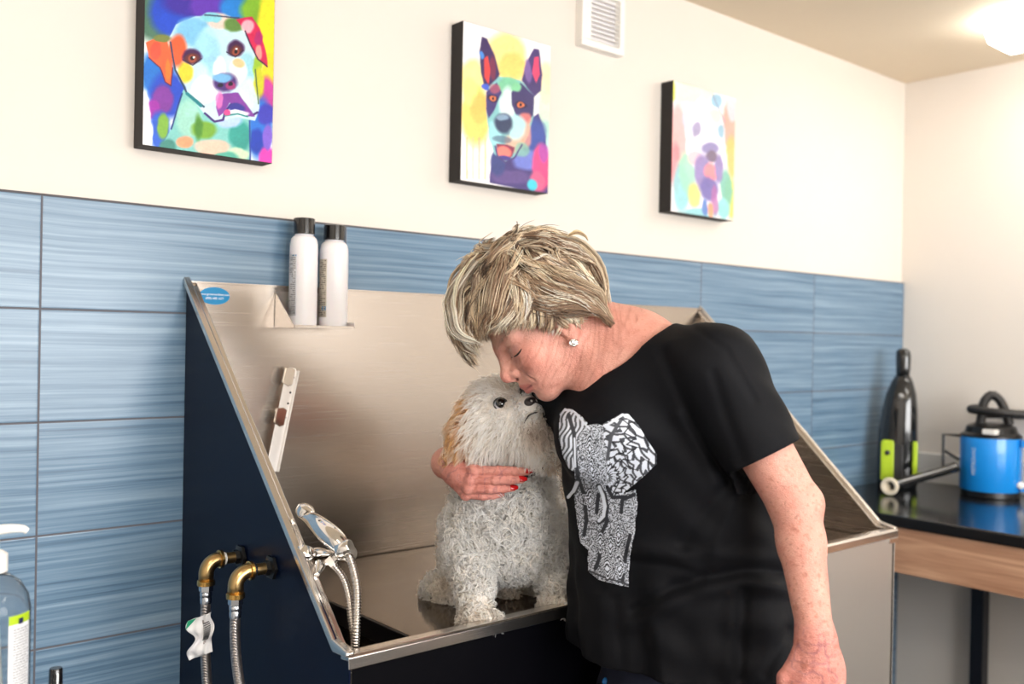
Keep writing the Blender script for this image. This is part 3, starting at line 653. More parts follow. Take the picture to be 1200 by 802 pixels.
# ------------------------------------------------------------------ left side: utility cart with sanitizer and a small bottle (only their tops reach the frame)
KX0, KX1, KY0, KY1, KZ = .02, .42, -.76, -.40, .868
kt = thing('utility_cart', 'white utility cart under the pump bottle, below the edge of the picture', 'cart', ((KX0+KX1)/2, (KY0+KY1)/2, 0))
for nm, z in (('top_shelf', KZ), ('lower_shelf', .25)): box(nm, (KX0, KY0, z-.02), (KX1, KY1, z), m_fix, kt, .004)
for x in (KX0+.015, KX1-.04):
    for y in (KY0+.015, KY1-.04): box('post', (x, y, .05), (x+.025, y+.025, KZ-.02), m_fix, kt, .003)
for x in (KX0+.0275, KX1-.0275):
    for y in (KY0+.0275, KY1-.0275): lathe('caster', [(.006, -.009), (.024, -.008), (.025, 0), (.024, .008), (.006, .009)], (x, y, .025), m_blackpl, kt, (1, 0, 0), 24)
ps = at(-9, 700, 1.17); pc = np.array([ps[0], ps[1], KZ])
sb = thing('pump_bottle', 'clear plastic hand sanitizer bottle with white pump at the left edge', 'bottle', tuple(pc))
m_clear = mat('clear_plastic', (232, 240, 246), .05, Transmission_Weight=.97, IOR=1.25)
r = .043; toV = CAM-pc; toV[2] = 0; toV /= np.linalg.norm(toV); rV = np.array([-toV[1], toV[0], 0])
zs = at(-3, 672, 1.17)[2]-KZ
prof = [(r*.9, .0), (r, .004), (r, zs-.045), (r*.93, zs-.028), (r*.72, zs-.012), (r*.42, zs-.002), (r*.36, zs), (r*.36, zs+.004)]
body = lathe('bottle_body', prof, pc, m_clear, sb, seg=56)
top = lathe('pump_collar', [(.013, 0), (.0165, .001), (.0165, .022), (.011, .026), (.007, .027), (.006, .05)], pc+np.array([0, 0, zs+.001]), m_white, sb, seg=32)
hz = at(-3, 622, 1.17)[2]
nt0 = np.array([pc[0], pc[1], hz])
MB().tube([nt0-rV*.012, nt0, nt0+rV*.018+up*.001, nt0+rV*.032-up*.0005, nt0+rV*.037-up*.004], lambda t: .0072-.0035*t, 16, 5).obj('pump_nozzle', m_white, sb, smooth=True)
MB().tube([pc+up*.02+rV*.012, pc+up*(zs)], .003, 10, 1).obj('dip_tube', m_white, sb, smooth=True)
def cyl_patch(c, r_, a0, a1, z0, z1, n=16):
    V = []; F = []
    for i in range(n+1):
        a_ = a0+(a1-a0)*i/n; dd = toV*math.cos(a_)+rV*math.sin(a_)
        V += [c+dd*r_+up*z0, c+dd*r_+up*z1]
    for i in range(n): F.append((2*i, 2*i+2, 2*i+3, 2*i+1))
    return V, F
la0, la1 = .42, 1.15; z1_ = at(25, 722, 1.15)[2]-KZ
lb = mesh_obj('bottle_label', *cyl_patch(pc, r+.0006, la0, la1, .03, z1_), mat('label_paper', (226, 228, 232), .5), body, True); lb['label'] = 'white label with a lime green top'
mesh_obj('green_band', *cyl_patch(pc, r+.0010, la0, la1, z1_-.011, z1_), mat('label_lime', (170, 200, 30), .5), lb, True)
mesh_obj('logo', *cyl_patch(pc, r+.0013, .70, .86, z1_-.0115, z1_-.0045, 4), mat('label_navy', (16, 26, 70), .5), lb, True)
mb = MB(); rs = random.Random(5); z = z1_-.018
while z > .04:
    a_ = la0+.12
    while a_ < la1-.1: b_ = a_+rs.uniform(.04, .12); V, F = cyl_patch(pc, r+.0010, a_, min(b_, la1-.05), z, z+.0011, 3); mb.add(V, F); a_ = b_+.02
    z -= .0034
mb.obj('printed_text', mat('grey_ink', (84, 86, 94), .6), lb)
cc = onZ(65.5, 783, .963); cc[2] = KZ
sm = thing('small_bottle', 'small black-capped bottle whose tip shows at the bottom left beside the tub', 'bottle', tuple(cc))
lathe('bottle_body', [(.012, 0), (.014, .002), (.014, .055), (.009, .064), (.0075, .067)], cc, m_dk, sm, seg=32)
lathe('cap', [(.0085, 0), (.009, .001), (.0085, .026), (.0075, .028)], cc+np.array([0, 0, .067]), m_capb, sm, seg=28)
MB().box((cc[0]-.001, cc[1]-.0093, cc[2]+.073), (cc[0]+.001, cc[1]-.0087, cc[2]+.09)).obj('white_stripe', m_wtxt, sm)
# ------------------------------------------------------------------ three painted canvases
class Canvas:
    def __init__(s, H, W, quad, bgc=(250, 248, 248)):
        s.H, s.W = H, W; s.A = np.ones((H, W, 3))*np.array(bgc, float)/255
        yy, xx = np.mgrid[0:H, 0:W]; u = (xx+.5)/W; v = (yy+.5)/H          # v up
        # quad: zoom-pixel corners TL,TR,BR,BL ; homography unit square -> zoom px
        src = [(0, 1), (1, 1), (1, 0), (0, 0)]; M = []; b = []
        for (a, c), (x, y) in zip(src, quad):
            M += [[a, c, 1, 0, 0, 0, -a*x, -c*x], [0, 0, 0, a, c, 1, -a*y, -c*y]]; b += [x, y]
        h = np.linalg.solve(np.array(M, float), np.array(b, float)); w = h[6]*u+h[7]*v+1
        s.X = (h[0]*u+h[1]*v+h[2])/w; s.Y = (h[3]*u+h[4]*v+h[5])/w; s.r = np.random.default_rng(H+W)
        P = np.stack([s.X/60, s.Y/60, s.X*0], -1); s.nx = vnoise(P, 1, 3)*.6+vnoise(P, 2.7, 5)*.4; s.ny = vnoise(P, 1, 8)*.6+vnoise(P, 2.7, 11)*.4
        s.fine = vnoise(P, 9, 21)
    def put(s, m, c, a=1.): m = (np.clip(m, 0, 1)*a)[..., None]; s.A = s.A*(1-m)+np.array(c, float)/255*m
    def blob(s, x, y, rx, ry, c, a=1., ang=0, soft=.35, rag=10):
        X = s.X+s.nx*rag-x; Y = s.Y+s.ny*rag-y; t = math.radians(ang); p = X*math.cos(t)+Y*math.sin(t); q = -X*math.sin(t)+Y*math.cos(t)
        d = np.sqrt((p/rx)**2+(q/ry)**2); s.put((1-d)/soft+.5, c, a)
    def poly(s, pts, c, a=1., soft=4, rag=4):
        X = s.X+s.nx*rag; Y = s.Y+s.ny*rag; n = len(pts); ins = np.zeros(X.shape, bool); d = np.full(X.shape, 1e9)
        for i in range(n):
            x0, y0 = pts[i]; x1, y1 = pts[(i+1) % n]
            if y0 != y1: ins ^= ((y0 > Y) != (y1 > Y)) & (X < (x1-x0)*(Y-y0)/(y1-y0)+x0)
            t = np.clip(((X-x0)*(x1-x0)+(Y-y0)*(y1-y0))/((x1-x0)**2+(y1-y0)**2+1e-9), 0, 1)
            d = np.minimum(d, np.hypot(X-x0-t*(x1-x0), Y-y0-t*(y1-y0)))
        s.put(np.where(ins, d, -d)/soft+.5, c, a)
    def line(s, pts, w, c, a=1., rag=3):
        X = s.X+s.nx*rag; Y = s.Y+s.ny*rag; d = np.full(X.shape, 1e9)
        for (x0, y0), (x1, y1) in zip(pts[:-1], pts[1:]):
            t = np.clip(((X-x0)*(x1-x0)+(Y-y0)*(y1-y0))/((x1-x0)**2+(y1-y0)**2+1e-9), 0, 1); d = np.minimum(d, np.hypot(X-x0-t*(x1-x0), Y-y0-t*(y1-y0)))
        s.put((w/2-d)/2.5+.5, c, a)
    def wash(s, amt=.07): s.A = np.clip(s.A*(1+amt*s.nx[..., None]+amt*.5*s.fine[..., None]), 0, 1)
def hang(cv, x0, x1, z0, z1, y, label, pale=0.):
    cv.A = cv.A*(1-pale)+pale*np.array([.97, .96, .97])  # mixes glare haze into the paint as an even whitening
    t = thing('dog_painting', label, 'painting', ((x0+x1)/2, 0, z0), 'dog portrait canvases')
    box('canvas_edge', (x0, y+.0006, z0), (x1, -.0002 if z0 < TT else .0118, z1), mat('black_canvas_edge', (30, 26, 26), .7), t, .001)
    H, W = cv.H, cv.W; xs = np.linspace(x0+.0012, x1-.0012, W); zs = np.linspace(z0+.0012, z1-.0012, H)
    V = np.stack([np.tile(xs, H), np.full(H*W, y), np.repeat(zs, W)], 1)
    i = (np.arange(H-1)[:, None]*W+np.arange(W-1)[None]).ravel(); F = np.stack([i, i+1, i+W+1, i+W], 1)
    c = np.clip(cv.A.reshape(-1, 3), 0, 1); c = np.where(c <= .04045, c/12.92, ((c+.055)/1.055)**2.4)
    mesh_obj('painted_canvas', V, F, attr_mat('paint', rough=.42), t, False, col=c)
# --- painting 1: pale jowly dog with orange ear
c = Canvas(330, 240, [(122, -269), (729, -113), (722, 760), (108, 688)], (240, 244, 250))
W_ = lambda *a, **k: c.blob(*a, **k)
W_(250, -120, 330, 130, (60, 90, 200)); W_(170, 60, 110, 140, (70, 110, 90)); W_(250, 60, 110, 110, (30, 70, 190)); W_(370, 10, 170, 70, (58, 40, 150)); W_(420, 30, 90, 50, (92, 50, 170)); W_(330, -60, 120, 60, (150, 60, 160))
W_(560, 40, 90, 70, (30, 120, 200)); W_(660, 40, 90, 90, (120, 170, 40)); W_(705, 120, 60, 150, (245, 215, 40)); W_(720, 330, 50, 120, (230, 200, 40)); W_(690, 440, 50, 90, (190, 60, 150))
W_(180, 350, 80, 120, (30, 110, 200)); W_(230, 450, 90, 110, (30, 70, 190)); W_(205, 470, 50, 70, (120, 50, 150)); W_(160, 520, 30, 50, (150, 40, 160)); W_(190, 620, 50, 90, (40, 90, 200)); W_(205, 600, 28, 60, (120, 170, 60))
W_(660, 600, 60, 150, (40, 110, 205)); W_(690, 530, 40, 50, (60, 60, 180)); W_(650, 660, 40, 60, (30, 60, 170)); W_(700, 740, 40, 60, (225, 60, 170)); W_(700, 640, 22, 60, (120, 90, 200))
W_(120, 560, 25, 120, (246, 246, 252), rag=16); W_(140, 640, 20, 60, (240, 240, 252))
c.poly([(300, 420), (620, 540), (618, 790), (160, 760), (245, 610)], (120, 190, 185)); W_(330, 560, 60, 90, (150, 205, 190)); W_(400, 610, 60, 40, (110, 160, 50)); W_(375, 600, 20, 60, (70, 130, 40), soft=.6); W_(570, 630, 50, 70, (50, 150, 140)); W_(520, 560, 60, 40, (170, 195, 240)); W_(310, 670, 40, 30, (245, 150, 110)); W_(440, 690, 80, 35, (246, 190, 170)); W_(560, 720, 50, 30, (200, 225, 190)); W_(230, 700, 40, 40, (60, 130, 120)); W_(500, 740, 60, 30, (80, 170, 150))
c.poly([(235, 175), (265, 115), (360, 75), (520, 70), (590, 130), (625, 220), (655, 330), (660, 500), (640, 560), (560, 545), (500, 560), (460, 575), (410, 540), (330, 450), (290, 360), (250, 290)], (190, 220, 232))
W_(350, 150, 90, 70, (120, 185, 225)); W_(480, 180, 90, 90, (185, 222, 236)); W_(470, 95, 60, 35, (225, 200, 190)); W_(540, 110, 50, 35, (90, 130, 60)); W_(430, 80, 50, 20, (130, 205, 220)); W_(410, 250, 60, 110, (150, 205, 230)); W_(600, 320, 45, 80, (150, 205, 220)); W_(560, 330, 40, 60, (225, 236, 240)); W_(360, 350, 60, 60, (190, 225, 230)); W_(400, 420, 60, 60, (235, 238, 240)); W_(610, 430, 45, 70, (200, 225, 220)); W_(310, 340, 35, 45, (240, 200, 50)); W_(272, 240, 45, 75, (238, 90, 50)); W_(560, 290, 28, 22, (240, 190, 140)); W_(650, 300, 22, 60, (150, 190, 50)); W_(660, 380, 25, 70, (190, 190, 40)); W_(470, 320, 28, 60, (240, 240, 246))
c.poly([(122, 205), (180, 175), (225, 195), (240, 260), (250, 330), (240, 405), (215, 385), (190, 320), (140, 275)], (244, 96, 56)); W_(170, 240, 25, 40, (240, 60, 60), a=.5); W_(225, 330, 14, 50, (250, 130, 40), a=.7); W_(200, 180, 40, 20, (110, 120, 60))
c.poly([(545, 85), (620, 72), (660, 130), (690, 230), (697, 305), (650, 270), (615, 200), (590, 140)], (196, 32, 78)); W_(600, 120, 30, 30, (246, 200, 205), a=.8); W_(655, 235, 16, 40, (250, 170, 150), a=.8); W_(655, 170, 20, 30, (150, 30, 110), a=.7)
c.line([(240, 200), (250, 260), (262, 330), (290, 380), (320, 440), (400, 500)], 9, (30, 60, 90)); c.line([(320, 440), (385, 495)], 16, (20, 120, 130)); c.line([(405, 530), (450, 570), (490, 560), (500, 520), (540, 470), (590, 500), (625, 535), (650, 520)], 11, (60, 30, 110)); c.line([(590, 140), (615, 200), (650, 270), (695, 305)], 7, (50, 20, 60)); c.line([(400, 70), (560, 78)], 7, (50, 60, 90)); c.line([(140, 275), (190, 320), (215, 388), (242, 405), (250, 320)], 6, (80, 30, 60)); c.line([(245, 610), (295, 440)], 8, (20, 50, 120)); c.line([(640, 320), (655, 480)], 6, (60, 90, 60)); c.line([(615, 560), (618, 760)], 7, (40, 60, 150))
for x, y, rx in ((345, 275, 46), (545, 230, 42)):
    W_(x, y-8, rx, 36, (60, 20, 70), ang=-10); W_(x, y+2, rx*.72, 24, (90, 40, 40), ang=-10); W_(x, y+4, 18, 18, (150, 70, 50)); W_(x+1, y+2, 9, 10, (20, 10, 20)); W_(x+5, y-6, 5, 4, (255, 255, 255), rag=0); c.line([(x-rx, y+8), (x, y+32), (x+rx*.9, y)], 5, (30, 15, 50))
W_(498, 385, 56, 46, (70, 40, 110)); W_(485, 362, 45, 22, (110, 170, 215)); W_(525, 400, 22, 22, (150, 50, 110)); W_(478, 398, 14, 12, (25, 15, 40)); W_(525, 392, 11, 12, (25, 15, 40)); 
c.poly([(470, 440), (560, 430), (600, 480), (640, 540), (600, 540), (560, 490), (520, 480), (490, 530), (470, 545), (455, 500)], (120, 55, 150)); W_(470, 470, 18, 40, (230, 120, 190), a=.8); W_(555, 500, 40, 20, (50, 50, 140)); W_(560, 525, 50, 14, (235, 240, 250)); c.line([(500, 540), (560, 530), (605, 540)], 8, (30, 130, 130)); W_(510, 525, 14, 14, (240, 70, 140))
c.wash()
hang(c, .6275, .9205-.03, 1.765, 2.145, -.034, 'painting of a pale dog with an orange ear on blue, the leftmost canvas')
# --- painting 2: dark pointed-ear dog on white and yellow
c = Canvas(300, 230, [(115, 60), (480, 150), (452, 750), (97, 708)], (250, 248, 248)); W_ = lambda *a, **k: c.blob(*a, **k)
W_(290, 210, 90, 110, (250, 215, 110), a=.8); W_(320, 250, 60, 60, (248, 190, 90), a=.7); W_(150, 300, 50, 80, (252, 225, 120), a=.8); W_(160, 450, 60, 120, (250, 205, 90), a=.9); W_(140, 350, 30, 60, (250, 235, 130)); W_(180, 420, 40, 60, (248, 170, 80), a=.6); W_(455, 300, 30, 90, (250, 220, 150), a=.7); W_(450, 430, 30, 110, (190, 225, 190), a=.8); W_(445, 520, 30, 60, (150, 210, 200), a=.7)
for x, cc_ in ((125, (250, 170, 110)), (150, (250, 190, 150)), (175, (250, 160, 130)), (200, (245, 200, 110))): c.line([(x, 540), (x-2, 700)], 9, cc_, .6)
c.poly([(245, 560), (420, 430), (450, 520), (455, 760), (215, 715), (225, 620)], (58, 48, 110)); W_(400, 520, 50, 70, (50, 70, 150)); W_(370, 620, 60, 40, (110, 130, 220), a=.8); W_(430, 640, 35, 90, (235, 60, 120)); W_(410, 700, 30, 40, (240, 90, 130), a=.8); W_(300, 690, 80, 30, (90, 70, 130), a=.8); W_(390, 715, 20, 22, (60, 190, 210)); W_(250, 640, 30, 50, (50, 60, 120)); W_(440, 590, 20, 40, (140, 60, 170), a=.7)
c.poly([(192, 122), (215, 130), (245, 200), (265, 275), (230, 350), (200, 340), (186, 270), (180, 190)], (52, 36, 84)); c.poly([(200, 215), (215, 200), (225, 260), (215, 320), (198, 290)], (226, 60, 60)); W_(235, 250, 14, 50, (110, 40, 70)); W_(190, 200, 10, 20, (60, 130, 220)); W_(200, 330, 14, 14, (60, 90, 210))
c.poly([(410, 162), (432, 165), (440, 260), (435, 340), (400, 370), (355, 300), (375, 230)], (58, 44, 100)); c.poly([(412, 200), (428, 195), (430, 270), (415, 310), (400, 270)], (232, 60, 100)); W_(385, 260, 16, 50, (120, 90, 160), a=.8)
c.poly([(215, 330), (260, 285), (350, 300), (405, 360), (400, 440), (380, 520), (330, 600), (280, 635), (235, 600), (215, 520), (205, 420)], (120, 185, 190)); W_(300, 330, 50, 40, (110, 190, 150)); W_(295, 400, 34, 70, (215, 236, 238)); c.poly([(205, 350), (250, 310), (270, 350), (240, 420), (215, 460), (205, 420)], (58, 48, 110)); W_(240, 335, 24, 20, (210, 90, 100), a=.6); c.poly([(310, 350), (350, 310), (405, 360), (398, 440), (370, 470), (330, 440), (310, 400)], (52, 44, 96)); W_(365, 455, 24, 26, (235, 120, 110), a=.8); W_(330, 330, 20, 18, (120, 200, 150)); W_(320, 550, 40, 40, (235, 170, 140), a=.8); W_(370, 520, 25, 50, (240, 150, 120), a=.7); W_(240, 520, 30, 50, (150, 215, 225)); W_(330, 490, 40, 50, (170, 220, 225)); W_(350, 580, 30, 30, (120, 180, 160), a=.8)
for x, y in ((232, 375), (345, 398)): W_(x, y, 24, 14, (30, 20, 50), ang=10); W_(x, y, 15, 10, (235, 120, 70)); W_(x, y, 6, 6, (30, 15, 30))
W_(277, 475, 38, 42, (40, 52, 84)); W_(272, 452, 26, 14, (120, 150, 180)); W_(270, 540, 40, 14, (60, 80, 110), a=.6)
c.poly([(245, 560), (290, 560), (320, 570), (310, 605), (280, 625), (250, 600)], (120, 40, 70)); W_(275, 590, 30, 24, (250, 120, 110)); W_(278, 612, 24, 9, (60, 50, 130)); c.line([(240, 570), (250, 610), (280, 632), (320, 610), (350, 560)], 7, (60, 50, 110))
c.wash()
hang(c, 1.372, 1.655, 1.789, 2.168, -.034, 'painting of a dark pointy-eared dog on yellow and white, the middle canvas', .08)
# --- painting 3: pale shaggy dog, pink and yellow edges
c = Canvas(260, 200, [(217, 68), (530, 130), (485, 750), (187, 710)], (244, 240, 244)); W_ = lambda *a, **k: c.blob(*a, **k)
W_(300, 120, 120, 60, (250, 246, 190), a=.8); W_(235, 340, 40, 160, (246, 150, 150), a=.9); W_(215, 500, 25, 120, (240, 100, 110), a=.8); W_(215, 110, 14, 60, (220, 230, 60)); W_(490, 280, 36, 130, (244, 130, 110), a=.9); W_(495, 440, 28, 110, (246, 170, 70), a=.9); W_(505, 190, 25, 60, (248, 190, 200)); W_(480, 640, 30, 100, (200, 205, 60), a=.9); W_(430, 150, 26, 36, (120, 170, 200)); W_(240, 600, 40, 120, (110, 190, 200), a=.9); W_(270, 520, 40, 100, (130, 205, 170), a=.9); W_(300, 630, 30, 60, (210, 215, 90), a=.9); W_(460, 590, 30, 90, (80, 160, 140), a=.9); W_(330, 715, 80, 22, (120, 190, 200)); W_(440, 690, 30, 50, (120, 200, 200))
c.poly([(290, 200), (350, 140), (430, 190), (465, 300), (460, 420), (440, 520), (410, 640), (360, 650), (330, 560), (270, 430), (265, 300)], (226, 226, 240)); W_(290, 260, 30, 70, (180, 190, 226), a=.9); W_(420, 230, 30, 40, (244, 240, 190)); W_(360, 300, 50, 90, (244, 246, 248)); W_(325, 310, 20, 40, (120, 110, 160), ang=20, a=.9); W_(445, 310, 16, 34, (110, 160, 190), a=.9); W_(385, 400, 44, 28, (120, 110, 170)); W_(390, 440, 28, 28, (90, 70, 100)); W_(310, 450, 36, 40, (230, 170, 180), a=.8); W_(345, 520, 40, 90, (110, 90, 160), a=.9); W_(425, 500, 22, 70, (110, 90, 160), a=.9); W_(385, 520, 28, 48, (246, 110, 120)); W_(375, 600, 45, 60, (80, 70, 150), a=.95); W_(400, 650, 16, 70, (150, 70, 140), a=.8); W_(350, 690, 14, 40, (60, 100, 180)); W_(378, 700, 14, 34, (246, 130, 90)); c.line([(410, 120), (440, 190), (465, 260)], 8, (90, 110, 150), .7)
c.wash()
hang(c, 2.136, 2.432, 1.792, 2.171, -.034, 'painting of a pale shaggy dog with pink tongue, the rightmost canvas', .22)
# ------------------------------------------------------------------ the dog, sitting on the platform
PZT = PZ
def pz(x, y, z=PZT): return onZ(x, y, z)
D = {}
D['head'] = at(590, 492, 1.665); D['cheekL'] = at(566, 508, 1.665); D['cheekR'] = at(626, 508, 1.64); D['top'] = at(580, 474, 1.67)
D['muz0'] = at(606, 487, 1.62); D['nose'] = at(620, 474, 1.585); D['chin'] = at(622, 492, 1.60)
pL = onZ(560, 722, PZT+.026); pR = onZ(651, 704, PZT+.026); rL = onZ(527, 692, PZT+.02); rR = onZ(596, 690, PZT+.016)
def up_(p, dz, dy=0, dx=0): return np.array([p[0]+dx, p[1]+dy, p[2]+dz])
def dog_sdf(p):
    d = ball(p, D['head'], .058); d = smin(d, ball(p, D['top'], .041), .03)
    d = smin(d, ball(p, D['cheekL'], .046), .03); d = smin(d, ball(p, D['cheekR'], .043), .03)
    d = smin(d, cap(p, D['muz0'], at(617, 478, 1.598), .034, .020), .022); d = smin(d, ball(p, D['nose'], .0135), .012); d = smin(d, cap(p, at(608, 497, 1.625), D['chin'], .027, .019), .02)
    for (a, b, m) in (((549, 474, 1.69), (536, 520, 1.67), .018), ((641, 484, 1.655), (648, 523, 1.64), .014)):
        A, Bp = at(*a), at(*b); d = smin(d, cap(p, A, (A+Bp)/2+0, .014, m), .012); d = smin(d, cap(p, (A+Bp)/2, Bp, m, m*.8), .012)
    nk0, nk1 = at(590, 520, 1.70), at(592, 575, 1.725)
    d = smin(d, cap(p, nk0, nk1, .050, .058), .04)
    ch0, ch1 = at(591, 580, 1.735), at(599, 622, 1.75)
    d = smin(d, cap(p, ch0, ch1, .066, .070), .05)
    d = smin(d, cap(p, at(600, 612, 1.78), at(576, 640, 1.90), .070, .086), .06)
    # front legs
    for sh, el, paw in ((at(556, 612, 1.725), at(553, 655, 1.705), pL), (at(640, 612, 1.765), at(648, 650, 1.765), pR)):
        d = smin(d, cap(p, sh, el, .038, .030), .03); w = up_(paw, .022, .004); d = smin(d, cap(p, el, w, .028, .021), .015)
        d = smin(d, ell(p, up_(paw, -.004, -.006), (.027, .032, .021)), .012)
    # haunches and hind feet
    for hip, knee, ft, r in ((at(562, 652, 1.90), at(548, 665, 1.84), rL, .044), (at(610, 650, 1.99), at(640, 660, 1.93), onZ(655, 690, PZT+.02)+np.array([0, .05, 0]), .052)):
        d = smin(d, cap(p, hip, knee, r+.014, r-.012), .04); d = smin(d, cap(p, knee, up_(ft, .0, .03), .034, .022), .03); d = smin(d, cap(p, up_(ft, -.002, .04), up_(ft, -.002, -.008), .022, .020), .02)
    d = smin(d, ball(p, rR, .015), .01)
    tb = at(560, 660, 2.0); d = smin(d, cap(p, tb, tb+np.array([-.02, .03, .07]), .022, .014), .02)
    # eye hollows
    return smax(d, -(p[:, 2]-(PZT+.002)), .004)
lo = np.array([.86, -.70, PZT-.01]); hi = np.array([1.42, -.17, 1.36])
V, F = isosurface(dog_sdf, lo, hi, .003)
DN = vert_normals(V, F)
def colour_dog(V):
    c = np.tile(lin((250, 242, 232)), (len(V), 1))
    def mixc(m, col): nonlocal c; m = np.clip(m, 0, 1)[:, None]; c = c*(1-m)+lin(col)*m
    d = lambda q: np.linalg.norm(V-q, axis=1)
    n = vnoise(V, 45, 3)*.5+vnoise(V, 110, 9)*.5
    mixc(.7+n*.8, (253, 249, 244))
    mixc(smooth01(-n, .15, .7)*.5, (228, 216, 202))
    e0, e1 = at(549, 480, 1.67), at(535, 525, 1.65); t = np.clip(((V-e0)@(e1-e0))/((e1-e0)@(e1-e0)), 0, 1); de = np.linalg.norm(V-(e0+t[:, None]*(e1-e0)), axis=1)
    mixc(smooth01(-de, -.055, -.015)*.80*(1+1.4*n), (220, 166, 108)); 
    mixc(smooth01(-d(at(598, 476, 1.62)), -.019, -.006)*.7, (196, 140, 96))
    mixc(smooth01(-d(at(628, 500, 1.60)), -.04, -.01)*.6, (176, 140, 116)); mixc(smooth01(-d(at(617, 480, 1.6)), -.028, -.012)*.35, (205, 178, 150))
    e0, e1 = at(646, 495, 1.64), at(650, 530, 1.64); t = np.clip(((V-e0)@(e1-e0))/((e1-e0)@(e1-e0)), 0, 1); de = np.linalg.norm(V-(e0+t[:, None]*(e1-e0)), axis=1); mixc(smooth01(-de, -.045, -.012)*.65, (220, 178, 136))
    for q in (pL, pR, rL, rR): mixc(smooth01(-d(q), -.05, -.015)*.55, (214, 192, 166))
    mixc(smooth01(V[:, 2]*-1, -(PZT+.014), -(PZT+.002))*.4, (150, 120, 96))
    return c
m_dogskin = attr_mat('dog_coat', rough=.8, spec=.1)
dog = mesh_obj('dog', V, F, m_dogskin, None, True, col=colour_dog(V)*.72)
tag(dog, 'small curly cream white dog sitting in the steel tub, looking up at the woman', 'dog')
DB = BVHTree.FromPolygons(V.tolist(), F.tolist())
def hit(bvh, x, y):
    r_ = ray(x, y); l, n, i, d_ = bvh.ray_cast(Vector(CAM), Vector(r_/np.linalg.norm(r_)))
    return (np.array(l), np.array(n)) if l is not None else (None, None)
# fur: curled locks
def grow_fur(V, F, N, count, seed=1):
    r = np.random.default_rng(seed)
    tri = V[F]; ar = np.linalg.norm(np.cross(tri[:, 2]-tri[:, 0], tri[:, 3]-tri[:, 1]), axis=1)
    fi = r.choice(len(F), count, p=ar/ar.sum()); w = r.dirichlet((1, 1, 1, 1), count)
    P0 = (tri[fi]*w[..., None]).sum(1); N0 = (N[F[fi]]*w[..., None]).sum(1); N0 /= np.linalg.norm(N0, axis=1, keepdims=True)
    return P0, N0, r
eye1 = hit(DB, 586, 473.5)[0]; 
NLOCK = 14000; P0, N0, r_ = grow_fur(V, F, DN, NLOCK)
dist = lambda q: np.linalg.norm(P0-q, axis=1)
nose = D['nose']; headc = D['head']
hd = smooth01(-dist(headc), -.115, -.085)                                     # 1 on the head
muz = smooth01(-np.minimum(dist(nose), dist(at(612, 482, 1.60))), -.045, -.022)
earA, earB = at(549, 478, 1.685), at(536, 522, 1.665); t = np.clip(((P0-earA)@(earB-earA))/((earB-earA)@(earB-earA)), 0, 1); earL = smooth01(-np.linalg.norm(P0-(earA+t[:, None]*(earB-earA)), axis=1), -.036, -.022)
earC, earD = at(643, 488, 1.65), at(649, 525, 1.64); t = np.clip(((P0-earC)@(earD-earC))/((earD-earC)@(earD-earC)), 0, 1); earR = smooth01(-np.linalg.norm(P0-(earC+t[:, None]*(earD-earC)), axis=1), -.030, -.018)
ear = np.maximum(earL, earR)
keep = (dist(nose) > .0155) & (dist(eye1) > .0112) & (P0[:, 2] > PZT+.006)
L = .032+.010*r_.random(NLOCK); L = L*(1-hd)+(.024+.008*r_.random(NLOCK))*hd; L = L*(1-muz)+(.011+.005*r_.random(NLOCK))*muz; L = np.where(ear > .5, .034, L)
near_eye = smooth01(-dist(eye1), -.032, -.014); L *= 1-.62*near_eye
L *= .55+.45*smooth01(P0[:, 2], PZT+.05, PZT+.15)
down = np.array([0, 0, -1.]); 
away = P0-(nose+.3*(headc-nose)); away /= np.linalg.norm(away, axis=1, keepdims=True)
G = down[None]*(.55+.5*ear[:, None]) + N0*(.66*(1-.3*hd[:, None])) + away*(.85*hd*(1-.6*ear))[:, None]*(1+.4*muz[:, None])
G += .30*vnoise3(P0, 40, 5)*(1-.4*hd[:, None]); 
G /= np.linalg.norm(G, axis=1, keepdims=True)
inw = (G*N0).sum(1); G += N0*np.clip(.16-inw, 0, 2)[:, None]; G /= np.linalg.norm(G, axis=1, keepdims=True)
P0, N0, L, G, hd, muz, ear = [a[keep] for a in (P0, N0, L, G, hd, muz, ear)]; n = len(P0)
S = 10; K = 5; tt = np.linspace(0, 1, S)
X = np.cross(G, r_.normal(size=(n, 3))); X /= np.linalg.norm(X, axis=1, keepdims=True); Y = np.cross(G, X)
curl = .0072*(.5+.5*smooth01(P0[:, 2], PZT+.03, PZT+.14))*(1-.72*hd)*(1-.3*muz)*(.6+.8*r_.random(n)); turns = (1.5+.7*r_.random(n))*(1-.45*hd); ph = r_.random(n)*6.28; hand_ = r_.choice([-1, 1], n)
LK = []; LR = []; LC = []
base_c = colour_dog(P0); tone = 1+.10*r_.normal(size=n)
for k in range(K):
    off = (X*(r_.normal(size=n)*.0015)[:, None]+Y*(r_.normal(size=n)*.0015)[:, None]); dl = 1-.22*r_.random(n); dp = ph+r_.normal(size=n)*.25
    ang = hand_[:, None]*2*math.pi*turns[:, None]*tt[None]+dp[:, None]; amp = curl[:, None]*smooth01(tt, 0, .35)[None]
    path = P0[:, None]-N0[:, None]*.002+G[:, None]*(L*dl)[:, None, None]*tt[None, :, None] + (X[:, None]*np.cos(ang)[..., None]+Y[:, None]*np.sin(ang)[..., None])*amp[..., None] + off[:, None]*(1-.35*tt)[None, :, None]
    path[..., 2] -= (.007*(1-.3*hd)*(L/.026))[:, None]*tt[None]**2
    path[..., 2] = np.maximum(path[..., 2], PZT+.0012)
    LK.append(path); LR.append(np.tile(.00125*(1-.80*tt**1.6), (n, 1))*(1-.45*hd)[:, None])
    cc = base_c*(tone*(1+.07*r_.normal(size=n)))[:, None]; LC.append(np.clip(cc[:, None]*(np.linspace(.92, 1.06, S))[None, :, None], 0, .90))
FP = np.concatenate(LK)
